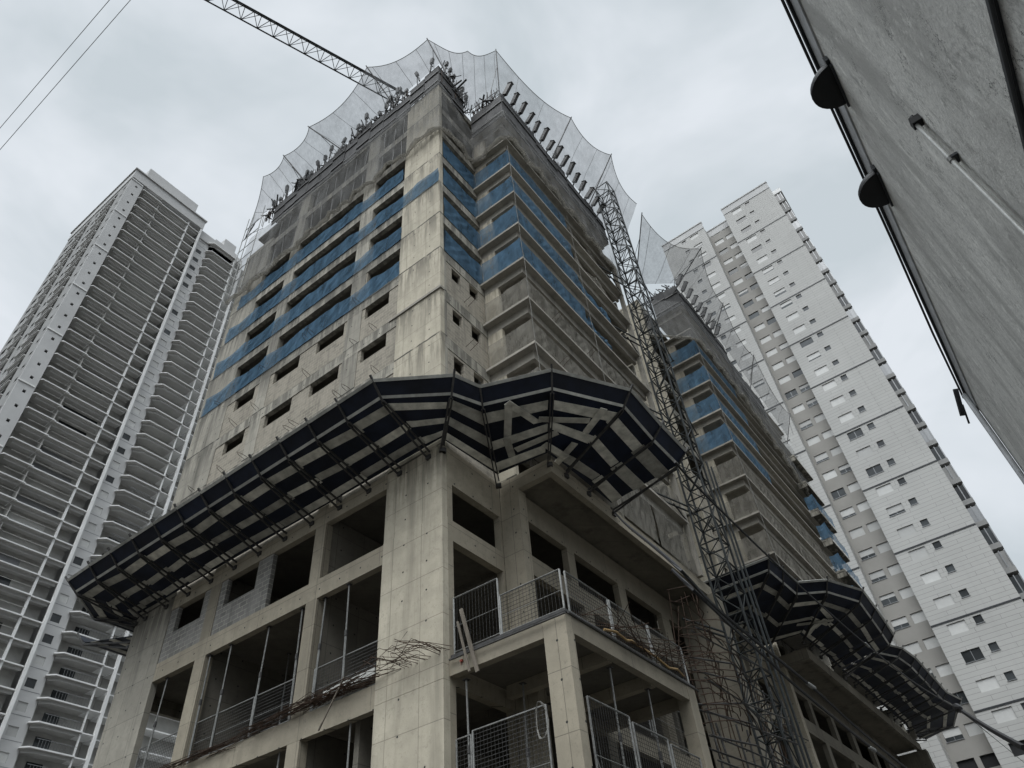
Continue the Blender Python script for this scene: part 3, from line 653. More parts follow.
def net(label, tips, bases, zb, poles, curtain, zlow):
    N = thing('safety_net', label, 'safety net', (*bases[0], zlow))
    rows = [[] for _ in range(9)]; edge = []
    for i in range(len(tips)-1):
        n = 14
        for k in range(n+(1 if i == len(tips)-2 else 0)):
            t = k/n; sg = 4*t*(1-t); a = lerp(tips[i], tips[i+1], t); ln = (V(tips[i+1])-V(tips[i])).length
            b = V((*lerp((*bases[i], 0), (*bases[i+1], 0), t).xy, zb[i]*(1-t)+zb[i+1]*t))
            inw = (b-a); inw.z = 0
            a = a+V((0, 0, -.16*ln*sg))+inw*.16*sg; edge.append(a)
            for j in range(9):
                f = j/8; p = lerp(b, a, f); bul = sin(pi*f)
                nn = inw.normalized() if inw.length > .01 else V((1, 0, 0))
                p = p+nn*(.25*bul+ripple(.045, i*7+k*.9+f)*bul)+V((0, 0, -.35*bul)); rows[j].append(p)
    part('netting', MB().grid(rows), 'haznet', N)
    part('edge_rope', MB().tube(edge, .022, 5), 'rope', N)
    for k in range(2, len(rows[0])-1, 5): part('seam', MB().tube([rows[j][k] for j in range(9)], .014, 4), 'steel', N)
    for i, (tp, bs) in enumerate(zip(tips, bases)):
        if i not in poles: continue
        tp = V(tp); b0 = V((*bs, zb[i])); inn = (b0-tp); inn.z = 0; b1 = b0+inn.normalized()*.5+V((0, 0, -1.0))
        part('pole', MB().tube([b1, tp+(tp-b1).normalized()*.15], .042, 6), 'steel', N)
        sd_ = V((-inn.y, inn.x, 0)).normalized()*.7
        part('stay', MB().tube([b0+sd_+V((0, 0, -.3)), lerp(b1, tp, .72)], .02, 5), 'steel', N)
    rows = [[] for _ in range(11)]
    for (pa, za, la), (pb, zb_, lb) in zip(curtain, curtain[1:]):
        ln = (V(pb)-V(pa)).length; n = max(3, int(ln/.28)); d = (V(pb)-V(pa))/ln; nn = V((d.y, -d.x))
        for k in range(n):
            t = k/n; p = V(pa)+(V(pb)-V(pa))*t; zt = za+(zb_-za)*t; zl = la+(lb-la)*t+ripple(.10, p.x+p.y)
            for j in range(11):
                f = j/10; amp = ripple(.06, (p.x*1.5+p.y*1.3)+f*.8)*(.3+.9*(1-f))
                q = p+nn*(amp+.16*(1-f)); rows[j].append((q.x, q.y, zl+(zt-zl)*f))
    part('curtain', MB().grid(rows), 'curtain', N)
    low = [V(p) for p in rows[0]]
    m = MB(); m.tube([p+V((0, 0, ripple(.06, p.x*3+p.y*3))) for p in low], [.09+.05*abs(ripple(1, p.x*2+p.y*2)) for p in low], 6)
    part('gathered_hem', m, 'greynet', N)
    return N
net('hazy grey safety net on leaning poles crowning the front tower',
    [(15.3, 33.2, 48.8), (13.07, 28.6, 50.0), (13.07, 26.42, 50.5), (12.72, 23.33, 50.5), (12.31, 17.11, 50.5), (13.54, 12.72, 50.5), (15.6, 11.0, 49.9), (16.96, 9.62, 50.5), (24.16, 8.32, 50.5), (28.55, 7.59, 50.5), (33.4, 8.2, 50.3)],
    [(X0-.2, 30.4), (X0-.2, 27.6), (X0-.2, 25), (X0-.2, 21.2), (X0-.2, 16.4), (X0-.15, Y0-.2), (17.2, Y0-.25), (17.3, 9.95), (23, 9.9), (27.5, 9.9), (31.4, 9.95)],
    [47.2, 47.2, 47.2, 47.2, 47.4, 47.6, 45.6, 44.7, 44.6, 44.6, 42.4], {0, 2, 3, 4, 5, 7, 8, 9},
    [((X0-.12, 30.5), 45.2, 37.8), ((X0-.12, 27), 44.8, 38.0), ((X0-.12, 21), 44.9, 38.6), ((X0-.12, 15.2), 45.0, 38.8), ((X0-.12, Y0-.12), 45.3, 38.9), ((17.25, Y0-.2), 43.0, 38.8), ((17.2, 9.85), 42.3, 38.6), ((23, 9.82), 42.3, 38.4), ((29.6, 9.82), 42.3, 37.0)], 37)
net('hazy grey safety net with bent poles over the second tower',
    [(34.66, 8.4, 50.5), (41.0, 6.2, 50.6), (47.8, 7.4, 50.4), (55.0, 7.8, 49.5), (64.5, 8.2, 48.5)],
    [(37.7, 11.7), (40.6, 9.1), (47.8, 9.05), (55, 9.05), (63, 9.1)], [47, 47.8, 47.8, 46.4, 45], {0, 1, 2, 3, 4},
    [((37.6, 11.7), 45, 40.5), ((40.6, 9.1), 45.3, 40.5), ((48, 9.05), 45.3, 39.8), ((55, 9.05), 44.4, 37.5), ((63, 9.1), 43, 34.5)], 34)
m = MB()
for z in (40, 41.3, 42.6, 44, 45.4, 46.8): m.tube([(X0-.25, 29.3, z), (X0-.25, 31.3, z)], .025, 5)
for y in (29.4, 30.6, 31.2): m.tube([(X0-.25, y, 38.5), (X0-.25, y, 48.3)], .03, 5)
single('tube_scaffold', m, 'galv', 'light tube scaffold frame at the far roof end of the front tower', 'scaffold')

# ------------------------------------------------------------------ hoist mast
HX, HY, HS, HT = 28.9, 9.0, .5, 47.4
H = thing('hoist_mast', 'dark lattice hoist mast tied to the front tower', 'hoist mast', (HX, HY, ZB))
cs = [(HX-HS, HY-HS), (HX+HS, HY-HS), (HX+HS, HY+HS), (HX-HS, HY+HS)]
for c in cs: part('leg', MB().tube([(*c, ZB), (*c, HT)], .055, 6), 'mast', H)
n = int((HT-ZB)/1.15); hh = (HT-ZB)/n
for k in range(n):
    m = MB(); z0 = ZB+k*hh; z1 = z0+hh
    for i in range(4):
        p, q = cs[i], cs[(i+1) % 4]
        m.tube([(*p, z1), (*q, z1)], .036, 5); m.tube([(*p, z0), (*q, z1)] if (k+i) % 2 else [(*q, z0), (*p, z1)], .026, 5)
    m.tube([(*cs[0], z1), (*cs[2], z1)], .025, 5)
    part('section_bracing', m, 'mast', H)
for s in (-.28, .28): part('guide_rail', MB().tube([(HX+s+.5, HY-HS-.28, ZB), (HX+s+.5, HY-HS-.28, 21.5)], .05, 6), 'mast', H)
for z in (12.9, 19.1, 24.9, 30.7, 36.5):
    m = MB()
    for s in (-.5, .5): m.tube([(HX+s, HY+HS, z), (HX-2.4+s, 10.2, z)], .045, 5)
    m.tube([(HX-1.2, 9.9, z), (HX+.6, 10.1, z)], .035, 5); m.tube([(HX+HS, HY-HS, z), (HX+2.3, HY-.2, z)], .035, 5).tube([(HX+HS, HY+HS, z), (HX+2.3, HY+.5, z)], .035, 5).tube([(HX+2.3, HY-.3, z), (HX+2.3, HY+.6, z)], .035, 5)
    part('wall_tie', m, 'mast', H)

# ------------------------------------------------------------------ tower crane
CM = V((22.5, 17.2, 0)); jd = V((-13.1, 4.85, 0)).normalized(); js = V((-jd.y, jd.x, 0)); ZJ = 57.2
K = thing('tower_crane', 'tower crane with a pale lattice jib reaching out over the roof net', 'crane', (CM.x, CM.y, 44))
m = MB()
for a in (-.8, .8):
    for b in (-.8, .8): m.tube([(CM.x+a, CM.y+b, 44), (CM.x+a, CM.y+b, 58)], .08, 5)
for k in range(9):
    z = 44.4+k*1.5
    for (a, b, c, d) in ((-.8, -.8, .8, -.8), (.8, -.8, .8, .8), (.8, .8, -.8, .8), (-.8, .8, -.8, -.8)): m.tube([(CM.x+a, CM.y+b, z), (CM.x+c, CM.y+d, z+1.4)], .04, 4)
part('mast', m, 'mast', K)
j0 = CM+V((0, 0, ZJ)); ln = 34
ca = lambda s: j0+jd*s+js*.55; cb = lambda s: j0+jd*s-js*.55; cc = lambda s: j0+jd*s+V((0, 0, 1.05))
part('chord', MB().tube([ca(0), ca(ln)], .06, 6), 'mast', K); part('chord', MB().tube([cb(0), cb(ln)], .06, 6), 'mast', K); part('chord', MB().tube([cc(0), cc(ln)], .06, 6), 'mast', K)
m = MB()
for k in range(28):
    s = k*1.2; t = s+.6; e = s+1.2
    for f in (ca, cb): m.tube([f(s), cc(t)], .028, 4).tube([cc(t), f(e)], .028, 4)
    m.tube([ca(s), cb(s)], .025, 4).tube([ca(s), cb(e)], .022, 4)
part('lacing', m, 'mast', K)
part('counter_jib', MB().beam(j0, j0-jd*6, 1.1, .3), 'mast', K)

# ------------------------------------------------------------------ mesh fences, steel props, rebar
def fence_panel(p, q, z, h, label, group, diag=False):
    p = V((*p, z)); q = V((*q, z)); d = (q-p); ln = d.length; d = d/ln; up = V((0, 0, h))
    F = thing('mesh_fence', label, 'fence panel', tuple(p), group)
    part('frame', MB().tube([p, p+up], .03, 5).tube([q, q+up], .03, 5).tube([p+up, q+up], .025, 5).tube([p+up*.08, q+up*.08], .02, 5).tube([p+up*.5, q+up*.5], .012, 5), 'galv', F)
    m = MB(); n = max(2, int(ln/.11))
    for k in range(1, n): m.tube([p+d*(ln*k/n)+up*.08, p+d*(ln*k/n)+up], .0065, 3)
    k = max(2, int(h/.11))
    for j in range(1, k): m.tube([p+up*(.08+.92*j/k), q+up*(.08+.92*j/k)], .0065, 3)
    part('wire_mesh', m, 'steel', F)
    if diag: part('brace', MB().tube([p+up*.5, p+d*(ln*.35)+up*.02], .02, 5), 'galv', F)
    return F
g1 = 'fence panels on the lower floor'; g2 = 'fence panels on the terrace edge'; g3 = 'fence panels on the blockwork facade'
fence_panel((14.9, 9.75), (14.9, 12.0), 4.07, 2.55, 'wide galvanised mesh panel before the front terrace column', g1)
fence_panel((14.95, 12.1), (14.95, 12.58), 4.07, 2.5, 'narrow mesh panel against the corner wall on the lower floor', g1)
fence_panel((15.35, 8.85), (17.3, 8.85), 4.07, 2.6, 'mesh panel behind the front terrace column, with a diagonal brace', g1, True)
fence_panel((17.45, 8.85), (19.3, 8.85), 4.07, 2.5, 'mesh panel between the two steel props on the lower floor', g1, True)
fence_panel((19.45, 8.85), (21.2, 8.85), 4.07, 2.4, 'mesh panel reaching the second terrace column', g1)
fence_panel((14.85, 12.5), (14.85, 10.9), 8.66, 1.75, 'dark mesh panel on the terrace edge beside the corner wall', g2)
fence_panel((14.85, 10.85), (14.85, 8.85), 8.66, 1.2, 'low mesh panel on the terrace edge ending at the front column', g2)
for k in range(3): fence_panel((15.1+2.25*k, 8.85), (17.25+2.25*k, 8.85), 8.66, 1.25, f'mesh panel on the long terrace edge, {ORD[k]} from the front column', g2)
for k, x in enumerate((18.4, 21.8, 25.0)): fence_panel((x, 11.9), (x+3, 11.9), 8.7, 1.5, f'mesh panel behind the terrace, {ORD[k]} along the street storey', g2)
for y0, y1, lab in ((18.8, 20.9, 'mesh panel in the wide middle facade opening, nearer the corner wall'), (21.0, 24.1, 'mesh panel in the wide middle facade opening, farther from the corner wall'), (15.2, 18.1, 'mesh panel in the opening beside the tall corner wall'), (24.9, 27.4, 'mesh panel in the last opening before the end wall')):
    fence_panel((X0+.2, y0), (X0+.2, y1), 8.66, 1.4, lab, g3)
sp = thing('steel_prop', 'x', 'steel prop', (0, 0, 0), 'adjustable steel props under the slabs'); sp_used = False
part('outer_tube', MB().tube([(0, 0, 0), (0, 0, 2.1)], .038, 6), 'galv', sp)
part('inner_tube', MB().tube([(0, 0, 2.1), (0, 0, 3.78)], .027, 6), 'galv', sp)
part('collar', MB().tube([(0, 0, 2.0), (0, 0, 2.18)], .055, 8), 'steel', sp); part('base_plate', MB().box(-.08, .08, -.08, .08, 0, .012), 'steel', sp); part('head_plate', MB().box(-.08, .08, -.08, .08, 3.77, 3.785), 'steel', sp)
for i, (x, y, z, s, lab) in enumerate(((14.95, 12.15, 4.06, 1.04, 'steel prop beside the narrow mesh panel before the front column'), (17.25, 9.2, 4.06, 1.05, 'steel prop behind the front terrace column, first of two'),
        (19.35, 9.2, 4.06, 1.05, 'steel prop behind the front terrace column, second of two'), (X0+.15, 16.7, 8.66, 1.0, 'steel prop in the opening beside the tall corner wall'), (X0+.15, 18.0, 8.66, 1.0, 'steel prop pressed against the blockwork facade column'),
        (X0+.15, 19.0, 8.66, 1.0, 'steel prop just beyond the blockwork facade column'), (X0+.15, 20.9, 8.66, 1.0, 'steel prop in the middle of the wide facade opening'), (X0+.15, 22.9, 8.66, 1.0, 'steel prop in the far half of the wide facade opening'),
        (X0+.15, 24.05, 8.66, 1.0, 'steel prop at the far column of the blockwork facade'), (X0+.15, 26.8, 8.66, 1.0, 'steel prop in the last facade opening before the end'), (X0+.15, 16.2, 4.06, 1.03, 'steel prop in the dark lower opening beside the corner wall'), (X0+.15, 19.3, 4.06, 1.03, 'steel prop in the dark lower opening of the blockwork facade'),
        (19.8, 11.2, 4.06, 1.05, 'steel prop deep under the terrace slab'),
        (16.3, 11.4, 4.06, 1.05, 'dim steel prop under the terrace near the corner wall'), (18.2, 11.6, 4.06, 1.05, 'dim steel prop under the terrace near its middle'), (16.4, 20.2, 8.66, 1.0, 'dim steel prop inside the wide facade opening, nearer the corner wall'), (16.6, 22.0, 8.66, 1.0, 'dim steel prop inside the wide facade opening, farther from the corner wall'), (16.2, 16.6, 8.66, 1.0, 'dim steel prop inside the opening beside the corner wall'))):
    o = sp if i == 0 else clone(sp, (0, 0, 0), 0, lab)
    o.location = (x, y, z); o['label'] = lab; o.rotation_euler = (random.uniform(-.02, .02), random.uniform(-.02, .02), 0); o.scale = (1, 1, s)
def rebar(name_lab, segs, r=.011, mat='rust', nm='rebar_bundle', cat='rebar'):
    m = MB()
    for s in segs: m.tube(s, r, 4)
    return single(nm, m, mat, name_lab, cat)
rnd = random.Random(4)
fan = []
for _ in range(26):
    y = 12.4+rnd.uniform(-.1, 1.6); z = 8.66+rnd.uniform(0, .22); e = rnd.uniform(.3, 1.0)
    fan.append([(14.6, y, z), (14.35-e*.3, y+.15+rnd.uniform(-.1, .3), z+.06+rnd.uniform(0, .12)), (14.25-e*.6, y+.5+rnd.uniform(-.2, .6), z+rnd.uniform(-.05, .35)), (14.2-e*.7, y+.7+rnd.uniform(-.2, .8), z+rnd.uniform(-.2, .45))])
rebar('fan of bent starter bars poking out over the terrace edge at the corner wall', fan, .009)
rebar('tangle of rebar lying along the ledge below the blockwork facade openings', [[(X0+.05+rnd.uniform(-.3, .1), 14+rnd.uniform(0, 4), 8.7+rnd.uniform(0, .12)), (X0-.15+rnd.uniform(-.3, .2), 15+rnd.uniform(0, 4), 8.74+rnd.uniform(0, .3)), (X0-.05+rnd.uniform(-.3, .2), 16+rnd.uniform(0, 5), 8.68+rnd.uniform(0, .15))] for _ in range(42)])
rebar('bent rebar hanging along the far ledge of the blockwork facade', [[(X0+.0+rnd.uniform(-.2, .1), 19+rnd.uniform(0, 6), 8.68+rnd.uniform(0, .1)), (X0-.1+rnd.uniform(-.2, .1), 20+rnd.uniform(0, 7), 8.70+rnd.uniform(-.25, .2))] for _ in range(34)])
rebar('starter bars projecting over the long terrace edge', [[(15.2+rnd.uniform(0, 6.5), 9.0, 8.75+rnd.uniform(0, .25)), (15.2+rnd.uniform(0, 6.8), 8.3-rnd.uniform(0, .5), 8.85+rnd.uniform(0, .3))] for _ in range(34)])
sb = []
for k in range(12):
    z = 8.9+k*.33; sb.append([(22.4+rnd.uniform(0, .6), 9.2, z+rnd.uniform(-.2, .2)), (23.4, 8.9+rnd.uniform(-.2, .1), z+rnd.uniform(0, .3)), (24.8+rnd.uniform(-.3, .3), 8.8, z+rnd.uniform(-.3, .3)), (25.4+rnd.uniform(0, 1.2), 9.4, z+rnd.uniform(-.5, .25))])
for k in range(6):
    x = 22.8+k*.55; sb.append([(x, 9.2, 7.4+rnd.uniform(-1, 1)), (x+rnd.uniform(-.5, .5), 9.2+rnd.uniform(-.3, .3), 10.5), (x+rnd.uniform(-.4, .4), 9.2, 13.2+rnd.uniform(-1.8, .6))])
rebar('bent cage of dark rebar rising at the far end of the terrace', sb, .02)
sb = []
for k in range(9):
    z = 6.2+k*.55; a_ = rnd.uniform(-.3, .3)
    sb.append([(22.2, 8.7+a_, z+rnd.uniform(-.3, .3)), (25.0, 8.4, z+rnd.uniform(-.2, .5)), (27.9, 8.3+a_, z+rnd.uniform(-.2, .6))])
rebar('long dark scaffold tubes reaching from the terrace to the hoist mast', sb, .035, 'steel', 'scaffold_tubes', 'scaffold')
sb = []
for k in range(14):
    x = 30.5+rnd.uniform(0, 6); z = 6.5+rnd.uniform(0, 7); sb.append([(x, 10.4+rnd.uniform(-.6, .6), z), (x+rnd.uniform(1.2, 3.0), 10.0+rnd.uniform(-.6, .6), z+rnd.uniform(-.2, .5))])
for k in range(6): sb.append([(30.8+k*1.2, 10.2, 5.0), (30.8+k*1.2, 10.2, 12.5+rnd.uniform(-2, 1))])
rebar('dark scaffold tubes crossing in front of the podium beyond the mast', sb, .03, 'steel', 'scaffold_tubes', 'scaffold')
sb = []
for k in range(16):
    z = 7.6+k*.2+rnd.uniform(-.15, .15); y = 8.6+rnd.uniform(-.2, .3); w_ = rnd.uniform(2.5, 4.8); d_ = rnd.uniform(.3, 1.0)
    sb.append([(21.8+w_*t/8, y-d_*sin(pi*t/8), z+.25*sin(pi*t/8*rnd.uniform(.8, 1.2))) for t in range(9)])
rebar('loops of springy dark bar hanging off the far terrace end', sb, .016)
sb = []
for k in range(10):
    x = 22.2+k*.75+rnd.uniform(-.2, .2); sb.append([(x, 8.9+rnd.uniform(-.4, .4), 2.5), (x+rnd.uniform(-.3, .3), 9.0, 6+rnd.uniform(-1, 2.5))])
for k in range(6): sb.append([(21.9, 8.6, 4.4+k*.7), (29.5, 8.4+rnd.uniform(-.2, .2), 4.6+k*.75+rnd.uniform(-.3, .3))])
rebar('dark scaffold standards and ledgers below the looping bars', sb, .035, 'steel', 'scaffold_tubes', 'scaffold')
sb = []
for k in range(26):
    x = 30.2+rnd.uniform(0, 9); sb.append([(x, 11.6+rnd.uniform(-1.2, .2), 8.2+rnd.uniform(0, 1)), (x+rnd.uniform(-.4, .4), 11.4, 10+rnd.uniform(0, 2.5)), (x+rnd.uniform(-1, 1), 10.8, 12+rnd.uniform(0, 1.5))])
rebar('upright dark bars and rods standing in the podium bays', sb, .02)
rebar('pair of dark tubes crossing the bottom edge by the second terrace column', [[(16.2, 8.2, 4.9), (23.0, 8.2, 5.9)], [(16.5, 8.0, 4.6), (23.0, 8.0, 5.2)], [(16.0, 8.3, 5.0), (22.5, 8.4, 4.9)]], .04, 'steel', 'scaffold_tubes', 'scaffold')
pl = thing('timber_board', 'weathered plank standing upright at the terrace corner', 'plank', (14.6, 11.7, 7.9))
part('board', MB().beam((14.62, 11.55, 7.9), (14.5, 11.95, 9.75), .10, .05, (1, 0, 0)), 'wood', pl); part('batten', MB().beam((14.54, 11.75, 7.95), (14.46, 12.05, 9.4), .06, .04, (1, 0, 0)), 'wood', pl)
pl2 = thing('timber_board', 'thin reddish stick leaning out of the ledge rebar', 'plank', (X0-.3, 17.0, 7.6))
part('board', MB().beam((X0-.25, 16.2, 9.1), (X0-.5, 16.8, 7.7), .05, .03), 'wood', pl2)
tb_ = thing('toe_board', 'pale plank lying in the opening beside the tall corner wall', 'plank', (X0+.02, 15.3, 8.9))
part('board', MB().beam((X0+.05, 15.25, 9.05), (X0+.05, 17.4, 9.0), .04, .24), 'rail', tb_)
single('junction_box', MB().box(14.66, 14.718, 12.1, 12.17, 8.37, 8.43).tube([(14.69, 12.13, 8.38), (14.69, 12.16, 8.3)], .008, 5), 'orange', 'small red plastic box on the terrace beam near the corner wall', 'box')
single('rope_coil', MB().tube([(14.66+.05*cos(t*.9), 9.75+.16*cos(t*.45)+.02*sin(t), 6.2+.42*sin(t*.45)) for t in range(42)], .008, 4), 'rope', 'pale rope looped over the mesh panel by the front terrace column', 'rope')
single('hose', MB().tube([(16.6+.5*k, 8.75-.12*sin(k), 8.74+.06*sin(k*1.7)+(.22 if 2 < k < 7 else 0)) for k in range(10)], .035, 6), 'hose', 'tan hose lying along the terrace edge', 'hose')

# ------------------------------------------------------------------ street cables
def cable(pts, r, lab, nm='cable', mat='black'):
    q = []
    for i in range(len(pts)-1):
        for k in range(6):
            p0 = V(pts[max(i-1, 0)]); p1 = V(pts[i]); p2 = V(pts[i+1]); p3 = V(pts[min(i+2, len(pts)-1)]); t = k/6
            q.append(.5*((2*p1)+(p2-p0)*t+(2*p0-5*p1+4*p2-p3)*t*t+(-p0+3*p1-3*p2+p3)*t**3))
    q.append(V(pts[-1]))
    return single(nm, MB().tube(q, r, 6), mat, lab, 'cable')
cable([(21.2, 10.0, 15.6), (15.5, 7.0, 10.75), (10.37, 4, 6.12), (12.11, 4, 5.84), (16.48, 4, 5.72), (21.88, 4, 5.42), (40, 4, 5.2)], .032, 'thick black street cable with a pale splice, upper of the podium pair')
cable([(25.5, 10.0, 14.6), (17.0, 6.6, 9.8), (10.65, 4, 5.90), (13.64, 4, 5.58), (18.16, 4, 5.28), (40, 4, 4.7)], .03, 'thick black street cable just below the other, crossing the podium')
cable([(11.96, 4, 9.16), (13.04, 4, 9.04), (17.0, 4, 9.02), (21.2, 4, 9.17), (25.2, 4, 9.43), (33, 4.1, 10.4), (43.6, 4, 11.95)], .026, 'black cable running from the corner canopy past the second tower canopy')
cable([(21.8, 2, 5.98), (18.2, 1.38, 4.6), (14.9, .78, 3.36)], .05, 'thick black cable sloping down from a dark splice sleeve')
cable([(24, 3.0, 8.0), (30, 2.6, 7.9), (40, 2.2, 8.2)], .012, 'thin dark wire crossing in front of the pale high-rise')
cable([(-.096, 2.0, 8), (-.096, 6.3, 8.05), (-.1, 9, 8.1)], [.0031][0], 'thin overhead wire, one of two crossing the open sky', mat='frame')['group'] = 'overhead wires'
cable([(.03, 2.0, 8), (.03, 6.6, 8.05), (.03, 9, 8.1)], [.0031][0], 'thin overhead wire, one of two crossing the open sky', mat='frame')['group'] = 'overhead wires'
for i, p in enumerate(((25.1, 4, 9.42), (16.4, 4, 5.72), (19.9, 4, 5.2))):
    single('splice', MB().tube([(p[0]-.25, p[1], p[2]), (p[0]-.2, p[1], p[2]), (p[0]+.2, p[1], p[2]+.02), (p[0]+.25, p[1], p[2]+.02)], [.03, .045, .045, .03], 8), 'galv', ['pale cable splice hanging before the second tower canopy', 'pale cable splice on the upper podium cable', 'pale cable splice on the lower podium cable'][i], 'cable splice')
single('splice_box', MB().tube([(21.9, 2.02, 6.1), (22.3, 2.1, 6.2), (23.0, 2.2, 6.45), (23.2, 2.25, 6.5)], [.04, .10, .10, .03], 8), 'black', 'dark splice sleeve at the top of the thick sloping cable', 'cable splice')

# ------------------------------------------------------------------ finished high-rise on the right
def hr():
    XF = 85.4; T = thing('apartment_tower', 'finished pale grey high-rise with panel cladding and shuttered windows', 'building', (XF, 8, ZB))
    ztop = 112.0; fl = [111.0-2.9*k for k in range(39)]
    win = []
    def W(x, a, b, z0, z1, kind): win.append((z0, x, a, b, z1, kind))
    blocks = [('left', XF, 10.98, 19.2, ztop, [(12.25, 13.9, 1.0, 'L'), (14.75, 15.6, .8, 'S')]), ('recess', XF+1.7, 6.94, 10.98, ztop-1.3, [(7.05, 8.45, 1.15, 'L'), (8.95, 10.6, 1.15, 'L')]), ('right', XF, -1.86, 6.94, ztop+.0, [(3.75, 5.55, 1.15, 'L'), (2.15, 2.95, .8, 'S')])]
    rn = random.Random(11)
    for nm, x, y0, y1, zt, ws in blocks:
        holes = []
        for z in fl:
            for a, b, h, kd in ws:
                zz = z-1.2
                if zz-h < ZB: continue
                holes.append((a, b, zz-h, zz)); W(x, a, b, zz-h, zz, kd)
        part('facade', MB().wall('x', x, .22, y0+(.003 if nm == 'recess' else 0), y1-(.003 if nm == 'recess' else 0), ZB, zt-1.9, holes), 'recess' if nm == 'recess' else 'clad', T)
        part('parapet', MB().box(x-.02, x+.3, y0+.004, y1-.004, zt-1.88, zt-.25).box(x-.12, x+.4, y0-.05, y1+.05, zt-.245, zt), 'ltwall', T)
        if nm != 'recess':
            for k in range(1, 13): part('band', MB().box(x-.05, x+.0, y0, y1, zt-1.9-8.7*k-.09, zt-1.9-8.7*k+.09), 'gutter', T)
            part('band', MB().box(x-.05, x, y0, y1, zt-1.9-.08, zt-1.9+.02), 'gutter', T)
    part('body', MB().box(XF+.23, XF+24, 6.95, 19.2, ZB, ztop-2.0).box(XF+.23, XF+24, -1.86, 6.94, ZB, ztop-1.95), 'dark', T) if False else None
    part('core', MB().box(XF+2.2, XF+24, -1.8, 19.1, ZB, ztop-2.0), 'clad', T)
    part('side_wall', MB().box(XF+.225, XF+2.19, -1.859, -1.7, ZB, ztop-1.95).box(XF+.225, XF+2.19, 6.75, 6.935, ZB, ztop-1.95).box(XF+.225, XF+2.19, 10.985, 11.2, ZB, ztop-1.95).box(XF+.225, XF+2.19, 19.0, 19.19, ZB, ztop-1.95), 'clad', T)
    # window units, nearest the camera (lowest in view) first
    win = [q for q in win if q[0] > 20]; win.sort()
    rest = MB()
    for i, (z0, x, a, b, z1, kd) in enumerate(win):
        r = rn.random(); xs = x+.13
        if kd == 'S':
            g = MB().box(xs, xs+.03, a, b, z0, z1); mat = 'glass'; sh_ = None
        else:
            cut = 0 if r < .60 else (1 if r < .74 else rn.uniform(.15, .6))     # share of glass showing
            zs = z0+(z1-z0)*cut
            g = MB(); sh_ = None
            if cut > 0: g.box(xs, xs+.03, a, b, z0, zs)
            if cut < 1: sh_ = MB().box(xs-.02, xs+.03, a+.01, b-.01, zs+.005, z1-.03)
        if i < 100:
            if g.f:
                o = part('window', g, 'glass', T)
                if kd == 'L': part('frame', MB().box(xs-.02, xs-.002, (a+b)/2-.03, (a+b)/2+.03, z0, z0+(z1-z0)*cut).box(xs-.02, xs-.002, a, b, z0, z0+.05), 'frame', o)
                if sh_: part('shutter', sh_, 'shutter', o)
                part('sill', MB().box(x-.06, x+.12, a-.05, b+.05, z0-.06, z0-.003), 'frame', o)
            else: part('window', sh_, 'shutter', T)
        else:
            rest.v, rest.f = rest.v, rest.f
            (far_g if mat_of(kd, g) else far_g).append((g, sh_))
    mg, ms = MB(), MB()
    for g, s_ in far_g:
        for src, dst in ((g, mg), (s_, ms)):
            if src and src.f:
                o_ = len(dst.v); dst.v += src.v; dst.f += [tuple(k+o_ for k in f) for f in src.f]
    part('window', mg, 'glass', T, kind='stuff'); part('shutter', ms, 'shutter', T, kind='stuff')
    part('window_lining', MB().box(XF+.19, XF+.215, 12.0, 15.8, 0, ztop-2.1).box(XF+.19, XF+.215, 2.0, 5.8, 0, ztop-2.1).box(XF+1.89, XF+1.915, 7.0, 10.7, 0, ztop-3.4), 'dark', T)
    # corner balconies beyond the right edge
    for k, z in enumerate(fl[1:34]):
        m = MB().box(XF+2.5, XF+9, -3.05, -1.87, z-.18, z+.42)
        b_ = part('balcony', m, 'ltside', T)
        part('glazing', MB().box(XF+2.6, XF+8.9, -2.95, -1.9, z+.43, z+2.3), ['glass', 'frame', 'glass', 'ltside'][k*7 % 4], b_)
        part('edge_post', MB().box(XF+2.5, XF+2.62, -3.02, -2.9, z+.43, z+2.4).box(XF+2.5, XF+2.62, -2.45, -2.35, z+.43, z+2.4), 'frame', b_)
    part('balcony_roof', MB().box(XF+2.4, XF+9, -3.3, -1.87, 110.6, 111.6), 'white', T)
far_g = []
def mat_of(k, g): return True
hr()

